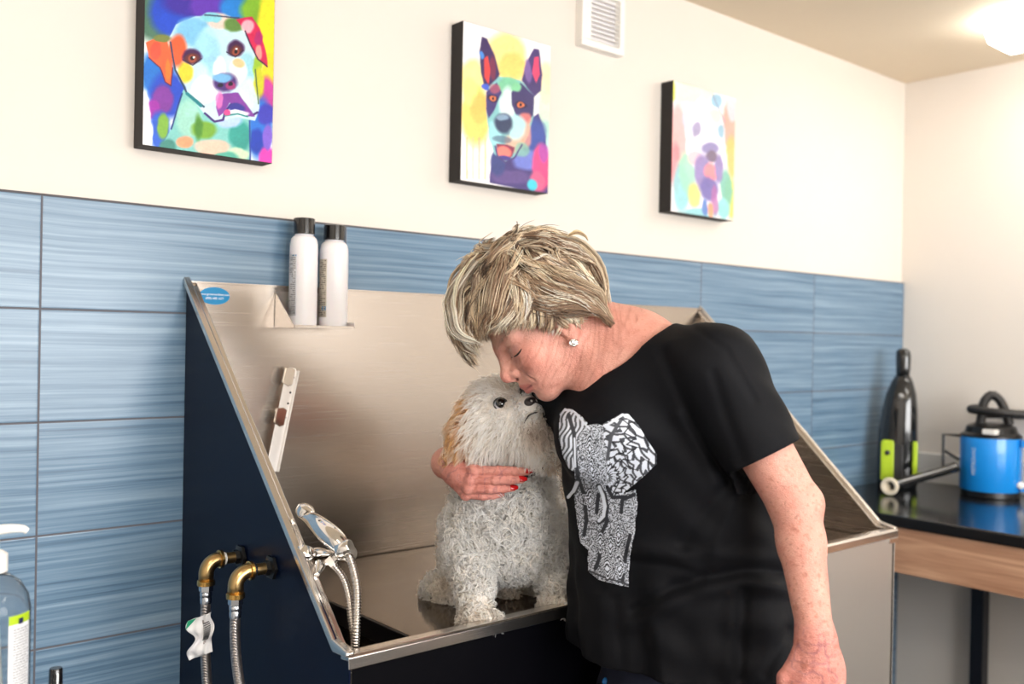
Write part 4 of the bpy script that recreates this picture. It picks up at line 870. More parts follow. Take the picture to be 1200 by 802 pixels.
_sd = np.tile(np.cross(G, N0), (K, 1))+.6*r_.normal(size=(K*n, 3)); FV, FF, FC = ribbons(FP, np.concatenate(LR), np.concatenate(LC), _sd)
m_fur = attr_mat('dog_fur', rough=.7, spec=.03)
_nt = m_fur.node_tree; _tr = _nt.nodes.new('ShaderNodeBsdfTranslucent'); _mx = _nt.nodes.new('ShaderNodeMixShader'); _mx.inputs[0].default_value = .5
_at = [q for q in _nt.nodes if q.type == 'ATTRIBUTE'][0]; _nt.links.new(_at.outputs['Color'], _tr.inputs[0]); _nt.links.new(_nt.nodes['Principled BSDF'].outputs[0], _mx.inputs[1]); _nt.links.new(_tr.outputs[0], _mx.inputs[2]); _nt.links.new(_mx.outputs[0], _nt.nodes['Material Output'].inputs[0])
_fq = np.cross(FV[FF[:, 1]]-FV[FF[:, 0]], FV[FF[:, 3]]-FV[FF[:, 0]]); _no = np.tile(np.repeat(N0, S-1, 0), (K, 1)); _fl = (_fq*_no).sum(1) < 0; FF[_fl] = FF[_fl][:, ::-1]
# a dense pile of strands with single-strand albedo w looks far darker than w: convert the coat colour into strand albedo
_s = (1-FC)/(1+1.2*FC); FC = np.clip(.5*FC+.5*(1-_s*_s), 0, .985)
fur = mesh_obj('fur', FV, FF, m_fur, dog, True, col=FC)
# eyes, nose, mouth, collar
m_sclera = mat('dog_eye_white', (206, 202, 210), .08, coat=1); m_iris = mat('dog_iris', (10, 7, 6), .04, coat=1); m_nose = mat('dog_nose', (44, 34, 34), .35, bump=.5, bscale=700, coat=.2)
def dog_eye(px, py, gx, gy, rr=.0098, depth=.0035):
    e, nn = hit(DB, px, py); cview = CAM-e; cview /= np.linalg.norm(cview); c_ = e-cview*depth
    eye = lathe('eye', [(rr*math.cos(a), rr*math.sin(a)) for a in np.linspace(-1.57, 1.57, 15)], c_, m_sclera, dog, seg=28)
    g = cview + RT*gx + UP*gy; g /= np.linalg.norm(g)
    lathe('iris', [(rr*1.03*math.cos(a), rr*1.03*math.sin(a)) for a in np.linspace(.56, 1.57, 8)], c_, m_iris, eye, g, 28)
    rim = [c_+cview*rr*.35+(RT*math.cos(a)*1.06+UP*math.sin(a)*.9)*rr*.98 for a in np.linspace(0, 2*math.pi, 25)]
    MB().tube(rim, .0014, 8, 1).obj('eyelid', m_iris, eye, smooth=True)
dog_eye(586.5, 473.5, .16, .36, .0110)
e, nn = hit(DB, 630, 465)
if e is not None: pass
nc = D['nose']; cv_ = CAM-nc; cv_ /= np.linalg.norm(cv_); nf = RT*.55+UP*.50+cv_*.5; nf /= np.linalg.norm(nf); ns = np.cross(UP, nf); ns /= np.linalg.norm(ns); nu = np.cross(nf, ns)
NB = np.stack([ns, nu, nf])
def nose_sdf(p):
    d = ell(p, nc+nf*.004, (.0135, .0095, .0105), NB); d = smin(d, ball(p, nc+nf*.006+ns*.006, .0065), .005); d = smin(d, ball(p, nc+nf*.006-ns*.006, .0065), .005)
    for s in (-1, 1): d = smax(d, -cap(p, nc+nf*.016+ns*.0062*s-nu*.001, nc+nf*.006+ns*.0062*s-nu*.001, .0024, .002), .002)
    return smax(d, -cap(p, nc+nf*.017-nu*.002, nc+nf*.015-nu*.009, .0009, .0009), .001)
nv, nF = isosurface(nose_sdf, nc-.025, nc+.025, .0009); mesh_obj('nose', nv, nF, m_nose, dog, True)
mp = [hit(DB, x, y) for x, y in ((614, 496), (617, 491), (620, 487), (625, 484.5), (630, 484), (634, 486))]
mp = [a+(CAM-a)/np.linalg.norm(CAM-a)*.0085 for a, b in mp if a is not None]
if len(mp) > 3: MB().tube(mp, lambda t: .0005+.0011*math.sin(math.pi*t), 8, 5).obj('mouth', m_iris, dog, smooth=True)
m_collar = mat('dark_collar', (14, 14, 20), .6)
cc_ = at(597, 541, 1.70); ax = at(590, 500, 1.69)-at(592, 575, 1.725); ax /= np.linalg.norm(ax); bx, by, _ = basis(ax)
MB().tube([cc_+(bx*math.cos(a)+by*math.sin(a))*.066 for a in np.linspace(0, 2*math.pi, 33)], .0052, 10, 1).obj('collar', m_collar, dog, smooth=True)
# ------------------------------------------------------------------ the woman bending over the dog
H0 = at(628, 360, 1.53); BK = -FW
Fd = -.735*RT-.665*UP+.13*BK; Fd /= np.linalg.norm(Fd)
Ud = -.66*RT+.74*UP; Ud -= Fd*(Ud@Fd); Ud /= np.linalg.norm(Ud); Ld = np.cross(Ud, Fd)
HB = np.stack([Fd, Ud, Ld])
def hl(f, u, l=0.): return H0+Fd*f+Ud*u+Ld*l
NB_ = at(742, 418, 1.52); LSH = at(842, 432, 1.41); RSH = at(655, 455, 1.64)
LEL = at(932, 592, 1.37); LWR = at(956, 748, 1.32); REL = at(600, 528, 1.92); RWR = at(524, 543, 1.73)
PEL = at(806, 812, 1.62); CHE = at(768, 520, 1.56)
# right hand wraps the dog's chest
RK = [at(556, 552, 1.628), at(552, 563, 1.628), at(549, 573, 1.632), at(546, 580, 1.642)]
RM = [at(584, 552, 1.612), at(580, 563, 1.612), at(574, 574, 1.616), at(566, 582, 1.628)]
RD = [at(603, 552.5, 1.615), at(598, 563, 1.615), at(590, 573, 1.62), at(578, 581, 1.632)]
RTp = [at(618, 553, 1.625), at(611.5, 562.5, 1.622), at(601, 572.5, 1.626), at(588, 580, 1.636)]
RR_ = [.0088, .0086, .0082, .0072]
# left hand hangs down below the frame
hdn = at(960, 860, 1.31)-LWR; hdn /= np.linalg.norm(hdn); hx = RT-hdn*(RT@hdn); hx /= np.linalg.norm(hx); hn = np.cross(hdn, hx)
def creases(q):
    a = q[:, 0]*.86-q[:, 1]*.50; b = q[:, 0]*.50+q[:, 1]*.86+.06*np.sin(a*22)*.2
    n1 = vnoise(np.stack([a*24, b*150, q[:, 2]*12], -1), 1, 51); n2 = vnoise(np.stack([a*40+b*50, b*260, q[:, 2]*12], -1), 1, 57)
    return np.exp(-(n1/.13)**2)*.8+np.exp(-(n2/.10)**2)*.4
def head_sdf(p):
    q = (p-H0.astype(np.float32))@HB.T.astype(np.float32); q[:, 2] *= 1.0
    a = q.copy(); a[:, 2] = np.abs(a[:, 2])
    d = ell(q, (-.006, .002, 0), (.094, .088, .073))
    d = smin(d, ell(q, (.040, -.055, 0), (.052, .066, .053)), .03)
    d = smin(d, cap(a, (.006, -.082, .043), (.070, -.108, .014), .016, .015), .03)
    d = smin(d, ball(q, (.078, -.110, 0), .0165), .016)
    d = smin(d, ball(a, (.058, -.055, .036), .026), .022)
    d = smin(d, cap(a, (.084, -.010, .006), (.066, -.008, .048), .011, .010), .014)
    d = smin(d, ball(a, (.070, -.082, .022), .018), .016)
    # eye socket and closed lid
    d = smax(d, -ball(a, (.095, -.030, .032), .0145), .014)
    d = smin(d, ell(a, (.0725, -.030, .032), (.0125, .0115, .0150)), .004)
    d = smin(d, cap(a, (.083, -.0365, .024), (.074, -.037, .046), .0035, .003), .006)
    # nose
    d = smin(d, cap(q, (.090, -.016, 0), (.104, -.046, 0), .0075, .0095), .012)
    d = smin(d, ball(q, (.1085, -.051, 0), .0112), .008)
    d = smin(d, ball(a, (.0975, -.0555, .0115), .0078), .006)
    d = smin(d, cap(q, (.104, -.060, 0), (.092, -.066, 0), .0055, .006), .005)
    d = smax(d, -ell(a, (.1005, -.0640, .0068), (.0058, .0032, .0034)), .002)
    # mouth, pursed
    d = smin(d, ball(q, (.084, -.082, 0), .0185), .014)
    d = smin(d, cap(a, (.1005, -.0795, 0), (.090, -.0845, .018), .0058, .0036), .005)
    d = smin(d, cap(a, (.0985, -.0905, 0), (.089, -.0890, .017), .0062, .0036), .005)
    d = smax(d, -cap(a, (.1085, -.0850, 0), (.0935, -.0872, .024), .0017, .0015), .003)
    d = smax(d, -cap(q, (.100, -.101, -.012), (.100, -.101, .012), .004, .004), .008)
    # folds
    d = smax(d, -cap(a, (.0915, -.058, .0215), (.0840, -.082, .034), .0014, .0010), .006)
    # ear
    d = smin(d, smax(ell(a, (-.004, -.048, .070), (.016, .030, .0095)), -ell(a, (.002, -.044, .080), (.009, .018, .007)), .003), .004)
    d = smin(d, ball(a, (.004, -.074, .068), .0075), .006)
    # fine creases
    w = smooth01(q[:, 2], .015, .04)*smooth01(q[:, 1], -.128, -.10)*smooth01(-q[:, 1], .036, .050)*smooth01(q[:, 0], -.02, .01)
    return d + .0010*w*creases(q)
def finger(d, p, a, b, c, e, r, k=.0045):
    d = smin(d, cap(p, a, b, r, r*.95), k); d = smin(d, cap(p, b, c, r*.98, r*.88), k); return smin(d, cap(p, c, e, r*.88, r*.72), k)
def body_sdf(p):
    n = len(p); d = np.full(n, .5, np.float32)
    zh = np.linalg.norm(p-H0.astype(np.float32), axis=1); m = zh < .30
    if m.any(): d[m] = head_sdf(p[m])
    d[~m] = np.minimum(d[~m], zh[~m]-.16)
    nk = cap(p, hl(-.030, -.055), NB_+UP*.006-RT*.012, .053, .060); nk = smin(nk, cap(p, hl(.010, -.090), at(700, 440, 1.50), .034, .040), .03)
    # neck cords and throat fold
    nk = smin(nk, cap(p, hl(-.010, -.075, .044), at(712, 452, 1.465), .010, .009), .014)
    d = smin(d, nk, .022)
    t = cap(p, NB_+UP*.0, CHE, .062, .088); t = smin(t, cap(p, LSH+RT*-.014+UP*.0, NB_, .046, .056), .05); t = smin(t, cap(p, RSH, NB_-UP*.01, .044, .054), .05)
    t = smin(t, cap(p, CHE, PEL, .092, .105), .06)
    t = smin(t, cap(p, at(700, 462, 1.50), at(790, 446, 1.44), .014, .012), .03)          # collar bones under the neckline
    d = smin(d, t, .035)
    # left arm
    d = smin(d, cap(p, LSH, LEL, .045, .0370), .03)
    d = smin(d, cap(p, LEL, LEL+(LWR-LEL)*.30, .0350, .0325), .012); d = smin(d, cap(p, LEL+(LWR-LEL)*.28, LWR, .0325, .0235), .012)
    d = smin(d, ball(p, LEL+RT*.017+UP*.004, .018), .016)
    pm = LWR+hdn*.045
    hand = ell(p, pm+hdn*.004, (.040, .052, .0155), np.stack([hx, hdn, hn])); hand = smin(hand, cap(p, LWR, LWR+hdn*.03, .024, .022), .02)
    for k, (o, l_, r) in enumerate(((-.027, .92, .0086), (-.009, 1., .0088), (.010, .95, .0084), (.028, .76, .0074))):
        a = pm+hx*o+hdn*.040; b = a+hdn*.040*l_+hn*-.006; c = b+hdn*.024*l_-hn*.012; e = c+hdn*.018*l_-hn*.012
        hand = finger(hand, p, a, b, c, e, r); hand = smin(hand, cap(p, LWR+hdn*.02+hx*o*.5+hn*.012, a+hn*.004, .004, .007), .008)
    hand = finger(hand, p, LWR+hdn*.022-hx*.024, LWR+hdn*.055-hx*.043-hn*.008, LWR+hdn*.080-hx*.046-hn*.014, LWR+hdn*.10-hx*.044-hn*.018, .0100)
    d = smin(d, hand, .014)
    # right arm behind the dog, hand round its chest
    d = smin(d, cap(p, RSH, REL, .045, .038), .03); d = smin(d, cap(p, REL, RWR, .037, .0260), .02)
    hb = cap(p, RWR, at(540, 556, 1.655), .0255, .0200); hb = smin(hb, cap(p, at(533, 548, 1.68), RK[0], .017, .0105), .014); hb = smin(hb, cap(p, at(530, 556, 1.68), RK[3], .016, .0100), .014)
    hb = smin(hb, cap(p, at(533, 552, 1.672), (RK[1]+RK[2])/2, .018, .0105), .014)
    for k in range(3): hb = smin(hb, cap(p, at(530, 544+7*k, 1.662), RK[k]-FW*.004, .0045, .0055), .007)
    for k in range(4): hb = smin(hb, ball(p, RK[k]-FW*.002, RR_[k]*1.16), .006); hb = finger(hb, p, RK[k], RM[k], RD[k], RTp[k], RR_[k], .0022)
    hb = finger(hb, p, at(530, 540, 1.70), at(548, 533, 1.685), at(560, 530, 1.675), at(572, 530, 1.67), .0098)
    d = smin(d, hb, .016)
    return d
ZB = .90
pts = np.array([hl(.1, .1), hl(0, .1), LSH, RSH, LEL, LWR, REL, RWR, PEL, RTp[0], at(1000, 900, 1.3)])
lo = np.array([.83, -1.22, .80]); hi = np.array([1.55, -.27, 1.66])
print('person pts', pts.min(0), pts.max(0))
Vb, Fb = isosurface(body_sdf, pts.min(0)-np.array([.08, .14, .02])+0, pts.max(0)+np.array([.16, .10, .05]), .0018)
Q = (Vb-H0)@HB.T; QA = Q.copy(); QA[:, 2] = np.abs(QA[:, 2])
def skin_colour():
    c = np.tile(lin((214, 158, 142)), (len(Vb), 1)); n = vnoise(Vb, 60, 2); n2 = vnoise(Vb, 220, 4); n3 = vnoise(Vb, 420, 6)
    def mixc(m, col): nonlocal c; m = np.clip(m, 0, 1)[:, None]; c = c*(1-m)+lin(col)*m
    mixc(.25+.35*n, (196, 128, 114)); mixc(smooth01(n2*.7+n3*.5, .35, .75)*.40, (176, 104, 84)); mixc(smooth01(-n3, .4, .8)*.2, (236, 192, 172))
    hd_ = np.linalg.norm(Q, axis=1) < .17
    de = lambda f, u, l: np.sqrt((QA[:, 0]-f)**2+(QA[:, 1]-u)**2+(QA[:, 2]-l)**2)
    def seg(a, b, w, soft):
        a = np.array(a); b = np.array(b); t = np.clip(((QA-a)@(b-a))/((b-a)@(b-a)), 0, 1); return smooth01(-np.linalg.norm(QA-(a+t[:, None]*(b-a)), axis=1), -(w+soft), -w)
    mixc(smooth01(-de(.062, -.058, .045), -.035, -.01)*.35, (214, 120, 104)); mixc(smooth01(-de(.112, -.053, 0), -.018, -.004)*.45, (214, 116, 108))
    mixc(np.maximum(seg((.106, -.0805, 0), (.092, -.085, .017), .0048, .0025), seg((.104, -.090, 0), (.091, -.0885, .016), .0050, .0025))*.65, (178, 86, 84))
    mixc(seg((.109, -.0850, 0), (.094, -.0872, .023), .0014, .0014)*.8, (92, 36, 34))
    mixc(seg((.091, -.0085, .010), (.078, -.0045, .040), .0030, .0030)*.62, (112, 78, 66))
    mixc(seg((.087, -.0335, .021), (.0745, -.0350, .047), .0010, .0014)*.85, (58, 34, 34)); mixc(seg((.085, -.027, .024), (.074, -.027, .045), .004, .005)*.35, (150, 100, 104)); mixc(seg((.084, -.0415, .022), (.073, -.043, .044), .003, .004)*.3, (176, 116, 112))
    mixc(seg((.1015, -.0655, .0068), (.0995, -.0625, .0068), .0022, .002)*.85, (88, 34, 32))
    mixc(seg((.091, -.059, .0235), (.0775, -.093, .0375), .0008, .002)*.45, (160, 90, 76))  # shade of the fold beside the mouth, painted in
    scalp = smooth01(Q[:, 1]*1.0-Q[:, 0]*.30, -.012, .002)*hd_ ; mixc(scalp*(QA[:, 0] < .088), (96, 74, 52))
    mixc(creases(Q)*hd_*smooth01(Q[:, 2], .015, .04)*smooth01(-Q[:, 1], .034, .048)*.42, (150, 84, 70))  # wrinkle shade painted into the skin colour
    
    # hands rosier, fine veins
    hdm = np.maximum(smooth01(-np.linalg.norm(Vb-at(560, 560, 1.63), axis=1), -.09, -.06), smooth01(-(np.linalg.norm(Vb-(LWR+hdn*.05), axis=1)), -.09, -.06))
    mixc(hdm*.40, (196, 108, 104)); vn = np.abs(vnoise(Vb, 70, 12)); mixc(hdm*smooth01(-vn, -.09, -.02)*.45, (122, 76, 96)); mixc(hdm*smooth01(vnoise(Vb, 190, 41), .2, .6)*.35, (150, 82, 70)); mixc(hdm*smooth01(vnoise(Vb*np.array([1, 1, 3.]), 120, 43), .2, .6)*.3, (224, 160, 148))
    arm = smooth01(-np.linalg.norm(Vb-(LEL+LWR)/2, axis=1), -.17, -.12); mixc(arm*smooth01(vnoise(Vb, 150, 31), .45, .7)*.35, (160, 92, 70)); mixc(arm*smooth01(vnoise(Vb, 330, 33), .6, .8)*.4, (120, 64, 52))
    return c
def skin_mat():
    m = attr_mat('skin', rough=.48, spec=.35, sss=.12); nt = m.node_tree; N = nt.nodes; K = nt.links; b = N['Principled BSDF']
    tc = N.new('ShaderNodeTexCoord'); n = N.new('ShaderNodeTexNoise'); n.inputs['Scale'].default_value = 210; n.inputs['Detail'].default_value = 4; K.new(tc.outputs['Object'], n.inputs[0])
    v = N.new('ShaderNodeTexVoronoi'); v.inputs['Scale'].default_value = 330; v.feature = 'DISTANCE_TO_EDGE'; K.new(tc.outputs['Object'], v.inputs[0])
    a = N.new('ShaderNodeMath'); a.operation = 'ADD'; K.new(n.outputs[0], a.inputs[0]); K.new(v.outputs[0], a.inputs[1])
    bp = N.new('ShaderNodeBump'); bp.inputs['Strength'].default_value = .7; bp.inputs['Distance'].default_value = .0016; K.new(a.outputs[0], bp.inputs['Height']); K.new(bp.outputs[0], b.inputs['Normal'])
    return m
person = mesh_obj('person', Vb, Fb, skin_mat(), None, True, col=skin_colour())
tag(person, 'older woman in a black elephant print shirt bending to kiss the small white dog', 'person')
PBV = BVHTree.FromPolygons(Vb.tolist(), Fb.tolist())
def on_face(f, u, l):
    q = hl(f, u, l+.05); loc_, n_, i_, d_ = PBV.ray_cast(Vector(q), Vector(-Ld)); return np.array(loc_) if loc_ is not None else hl(f, u, l)
m_lash = mat('dark_lashes', (42, 30, 28), .7); m_brow = mat('brow_hair', (112, 88, 74), .7)
MB().tube([on_face(*q)+BK*.0004 for q in ((.0860, -.0335, .022), (.0820, -.0355, .030), (.0765, -.0355, .037), (.0700, -.0335, .044))], lambda t: .0007+.0007*math.sin(math.pi*t), 6, 5).obj('eyelashes', m_lash, person, smooth=True)
mb = MB(); rs = random.Random(4)
for k in range(90):
    t = rs.random(); f0, u0 = .0945-.026*t, -.0085+.0065*math.sin(2.4*t)+rs.uniform(-.0022, .0022)*(1-.5*t); a_ = on_face(f0, u0, .02)
    mb.tube([a_, a_-Fd*.004+Ud*rs.uniform(.0002, .0022)+BK*.0008, a_-Fd*.0075+Ud*rs.uniform(-.0005, .002)+BK*.0004], lambda s: .00035*(1-.7*s), 3, 1)
mb.obj('eyebrow', m_brow, person)
# fingernails on the right hand (red)
m_red = mat('red_nail_polish', (186, 22, 26), .15, coat=.6)
for k in range(3):
    a, e = RD[k], RTp[k]; ax = e-a; ax /= np.linalg.norm(ax); vw = CAM-e; vw /= np.linalg.norm(vw)
    nr = vw*.72+RT*.25+UP*.35; nr -= ax*(nr@ax); nr /= np.linalg.norm(nr); sd = np.cross(ax, nr); r = RR_[k]
    V = []; F = []; nu_, nv_ = 8, 8
    for i in range(nu_+1):
        for j in range(nv_+1):
            t = i/nu_; s_ = (j/nv_-.5)*2; w = .0052*(1-.45*max(0, t-.55)/.45)
            V.append(e+ax*(-.0065+.0145*t)+sd*s_*w+nr*(r*.80-.0024*s_*s_-.0012*t*t))
    for i in range(nu_):
        for j in range(nv_): q_ = i*(nv_+1)+j; F.append((q_, q_+1, q_+nv_+2, q_+nv_+1))
    o = mesh_obj('fingernail', V, F, m_red, person, True); so = o.modifiers.new('s', 'SOLIDIFY'); so.thickness = .0008; so.offset = 0; o['label'] = 'red painted fingernail'
# earring
ep, en = hit(PBV, 672, 402); ep = ep+BK*.004
m_gem = mat('crystal', (240, 240, 244), .05, 1.0)
mb = MB(); mb.tube([ep+(RT*math.cos(a)*.0058+UP*math.sin(a)*.0045) for a in np.linspace(0, 2*math.pi, 17)], .0018, 8, 1)
ea = mb.obj('earring', m_chrome, person, smooth=True)
lathe('stone', [(.001, -.001), (.0042, 0), (.0034, .002), (.0012, .003)], ep, m_gem, ea, BK, 8)
# ------------------------------------------------------------------ shirt
SV = .80*RT-.58*FW; SV -= np.array([0, 0, SV[2]]); SV /= np.linalg.norm(SV); GV = np.cross([0, 0, 1.], SV); GV /= np.linalg.norm(GV)      # shoulder line and its normal
LEV = [(at(806, 812, 1.60), .155, .205), (at(803, 720, 1.60), .152, .200), (at(797, 640, 1.60), .148, .190), (at(782, 560, 1.58), .140, .178), (at(764, 500, 1.56), .130, .160), (at(752, 455, 1.54), .095, .140), (at(745, 420, 1.52), .060, .110)]
_z = np.array([l[0][2] for l in LEV]); _c = np.array([l[0] for l in LEV]); _a = np.array([l[1] for l in LEV]); _b = np.array([l[2] for l in LEV])
def col_sdf(p, grow=0):
    z = p[:, 2]; z_ = np.clip(z, _z[0]-.2, _z[-1]); cx = np.interp(z_, _z, _c[:, 0]); cy = np.interp(z_, _z, _c[:, 1]); a = np.interp(z_, _z, _a)+grow; b = np.interp(z_, _z, _b)+grow
    # shoulder line swings from world -y at the hem to the twisted chest line
    w = np.clip((z-_z[0])/(_z[-2]-_z[0]), 0, 1)[:, None]; S = np.array([[.25, -.968]])*(1-w)+np.array([[SV[0], SV[1]]])*w; S /= np.linalg.norm(S, axis=1, keepdims=True)
    dx = p[:, 0]-cx; dy = p[:, 1]-cy; s = dx*S[:, 0]+dy*S[:, 1]; g = -dx*S[:, 1]+dy*S[:, 0]
    k = ((np.abs(g)/a)**2.3+(np.abs(s)/b)**2.3)**(1/2.3); d = (k-1)*np.minimum(a, b)*.9
    return np.maximum(d, z-(_z[-1]+.0)), s, g
SLE = at(897, 534, 1.385)
slax = (SLE-LSH)/np.linalg.norm(SLE-LSH)
RSLE = RSH+(REL-RSH)*.42
def pixel(p):
    q = p-CAM.astype(np.float32); z = np.maximum(q@FW.astype(np.float32), .2); return 600+FPX*(q@RT.astype(np.float32))/z, 401-FPX*(q@UP.astype(np.float32))/z
FOLDS = [([(744, 716), (789, 689), (827, 677), (872, 669), (925, 672)], 7, -.007), ([(740, 734), (790, 706), (830, 693), (880, 686), (925, 692)], 10, .006), ([(742, 657), (789, 664), (821, 675)], 6, -.004), ([(740, 645), (795, 650), (870, 652), (920, 655)], 9, .005),
    ([(872, 693), (867, 795)], 7, -.005), ([(858, 700), (852, 795)], 9, .004), ([(923, 739), (896, 790)], 7, -.004), ([(850, 559), (832, 528), (813, 495), (778, 415)], 8, -.005), ([(838, 566), (818, 528), (795, 490)], 9, .004), ([(870, 540), (852, 490), (836, 438)], 7, -.003), ([(855, 565), (820, 610), (800, 640)], 9, -.004), ([(862, 585), (840, 640), (836, 660)], 9, .004),
    ([(700, 700), (705, 780)], 9, .004), ([(722, 705), (730, 790)], 8, -.004), ([(765, 735), (775, 800)], 9, .003), ([(800, 375), (850, 410), (885, 470)], 5, -.0025), ([(660, 480), (672, 560), (680, 640)], 6, .002)]
def shirt_outer(p):
    d, s, g = col_sdf(p)
    d = smin(d, cap(p, LSH+RT*-.012, NB_-UP*.004+RT*.0, .058, .066), .05); d = smin(d, cap(p, RSH, NB_-UP*.016, .058, .066), .05)
    d = smin(d, cap(p, LSH, SLE, .062, .0545), .035)
    d = smin(d, cap(p, LSH+(SLE-LSH)*.5-UP*.012, SLE-UP*.013-RT*.006, .045, .047), .03)
    d = smin(d, cap(p, RSH, RSLE, .060, .055), .03)
    d = smin(d, cap(p, at(728, 500, 1.47), at(690, 520, 1.49), .055, .05), .06)      # bust
    # cloth folds
    z = p[:, 2]
    px, py = pixel(p); near = smooth01(-(p-CAM.astype(np.float32))@FW.astype(np.float32), -1.62, -1.50)
    for pts_, w_, a_ in FOLDS:
        dd = np.full(len(p), 1e3)
        for (x0, y0), (x1, y1) in zip(pts_[:-1], pts_[1:]):
            t = np.clip(((px-x0)*(x1-x0)+(py-y0)*(y1-y0))/((x1-x0)**2+(y1-y0)**2), 0, 1); dd = np.minimum(dd, np.hypot(px-x0-t*(x1-x0), py-y0-t*(y1-y0)))
        d = d - near*a_*np.exp(-(dd/w_)**2)
    lowf = smooth01(-z, -1.17, -.95)
    th = np.arctan2(g, s); d = d - lowf*(.0045*np.sin(th*7+z*4)+.003*np.sin(th*13+1+z*6)) 
    wz = smooth01(-z, -1.22, -1.05)
    d = d - .0022*wz*np.sin(z*95+3*np.sin(s*12)+g*20)*smooth01(s, -.1, .15)
    d = d - .0012*np.sin(p[:, 0]*60+p[:, 2]*85+2*np.sin(p[:, 1]*30))
    return d
NC1 = at(720, 398, 1.515)
Bn = np.stack([(at(790, 372, 1.44)-at(700, 425, 1.53)), np.zeros(3), np.zeros(3)]); e0 = Bn[0]/np.linalg.norm(Bn[0]); e1 = UP-e0*(UP@e0); e1 /= np.linalg.norm(e1); e2 = np.cross(e0, e1); NBm = np.stack([e0, e1, e2])
HEMP = at(800, 806, 1.46)
def shirt_sdf(p):
    o = shirt_outer(p); d = np.maximum(o, -(o+.016))
    # neck opening, sleeve ends, hem
    d = smax(d, -ell(p, NC1, (.108, .066, .125), NBm), .004)
    q = p-SLE.astype(np.float32); al = q@slax.astype(np.float32)
    cd_ = col_sdf(p)[0]; inner = np.maximum(cap(p, SLE, SLE+slax*.05, .066, .066), -(cd_-.014))
    d = np.maximum(d, np.where(inner < 0, al, -1.))
    rax = (REL-RSH)/np.linalg.norm(REL-RSH); al2 = (p-RSLE.astype(np.float32))@rax.astype(np.float32); d = np.maximum(d, np.where(cap(p, RSH, RSLE+rax*.1, .075, .075) < 0, al2, -1.))
    return np.maximum(d, HEMP[2]+.008-p[:, 2])
lo = np.array([_c[:, 0].min()-.24, _c[:, 1].min()-.27, HEMP[2]-.02]); hi = np.array([_c[:, 0].max()+.26, _c[:, 1].max()+.26, NB_[2]+.10])
Vs, Fs = isosurface(shirt_sdf, lo, hi, .0028)
m_shirt = mat('black_jersey', (9, 10, 15), .75, spec=.18, bump=.25, bscale=900)
# keep the largest shells only
shirt = mesh_obj('shirt', Vs, Fs, m_shirt, person, True); shirt['label'] = 'black loose short sleeved shirt'
SBV = BVHTree.FromPolygons(Vs.tolist(), Fs.tolist())
# ------------------------------------------------------------------ elephant print on the shirt
c = Canvas(430, 250, [(0, 0), (535, 0), (535, 802), (0, 802)], (255, 255, 255))
c.A[:] = 0; COV = np.zeros((c.H, c.W))
def cover(pts): 
    save = c.A.copy(); c.A[:] = 0; c.poly(pts, (255, 255, 255), soft=3, rag=5); global COV; COV = np.maximum(COV, c.A[..., 0]); mk = c.A[..., 0].copy(); c.A = save; return mk
X, Y = c.X, c.Y
body = cover([(110, 180), (150, 130), (200, 120), (235, 130), (245, 200), (240, 300), (235, 370), (270, 400), (350, 380), (360, 440), (352, 540), (330, 640), (325, 762), (290, 760), (245, 745), (205, 735), (165, 700), (165, 620), (135, 590), (120, 500), (110, 400), (112, 330)])
earR_ = cover([(225, 120), (300, 80), (325, 85), (370, 140), (410, 200), (435, 240), (432, 285), (385, 330), (340, 365), (285, 405), (248, 400), (235, 350), (240, 250), (228, 180)])
earL_ = cover([(55, 80), (75, 62), (105, 68), (140, 95), (165, 120), (125, 180), (115, 250), (110, 310), (90, 300), (65, 250), (52, 180)])
wx = X+7*vnoise(np.stack([X/26, Y/26, X*0], -1), 1, 2); wy = Y+7*vnoise(np.stack([X/26, Y/26, X*0], -1), 1, 4)
swirl = np.sin(np.hypot(((wx+9) % 44)-22, ((wy+5) % 50)-25)*.62); zig = np.sin(wx*.16+5*np.abs(((wy*.09) % 2)-1)*1.4); fine_ = np.sin(wx*.55+np.sin(wy*.3)*2)*np.sin(wy*.5+np.sin(wx*.22)*2)
ink = .62+.0*X; pat = np.where(swirl*.6+fine_*.7 > -.05, .93, .12); pat = np.where(vnoise(np.stack([X/5, Y/5, X*0], -1), 1, 9) > .25, 1-pat, pat)
img = pat*.85
rad = np.hypot(X-235, Y-330); an = np.arctan2(Y-330, X-235)
e_ = np.where(np.abs(np.sin(an*9+.35*np.sin(rad*.09)*3))+.25*np.sin(rad*.23) > .36, .93, .08); e2_ = np.where(np.sin(rad*.20+2.2*np.abs(np.sin(an*8))) > -.62, 1., .1); ie = e_*e2_
img = img*(1-earR_)+ie*earR_
img = img*(1-earL_)+np.where(np.sin(X*.35+Y*.12+2*np.sin(Y*.08)) > -.1, .88, .12)*earL_
def dk(m, v): global img; m = np.clip(m, 0, 1); img = img*(1-m)+v*m
def lm(pts, w): save = c.A.copy(); c.A[:] = 0; c.line(pts, w, (255, 255, 255), rag=2); k = c.A[..., 0].copy(); c.A = save; return k
dk(lm([(90, 90), (110, 160), (112, 240), (125, 320)], 16), .05); dk(lm([(300, 100), (255, 170), (240, 260)], 14), .1)
for P_ in ([(240, 370), (262, 410), (310, 408)], [(125, 330), (150, 400), (160, 500), (150, 560)], [(242, 500), (215, 560), (210, 650), (195, 690)], [(330, 560), (312, 640), (300, 740)], [(205, 400), (200, 470)], [(345, 400), (300, 420), (295, 470)]): dk(lm(P_, 15), .03)
for P_ in ([(290, 100), (330, 130), (305, 160), (350, 180), (315, 205), (355, 215), (320, 240)], [(250, 300), (290, 260), (330, 300), (300, 230)], [(262, 400), (290, 340), (330, 360)]): dk(lm(P_, 5), .02)
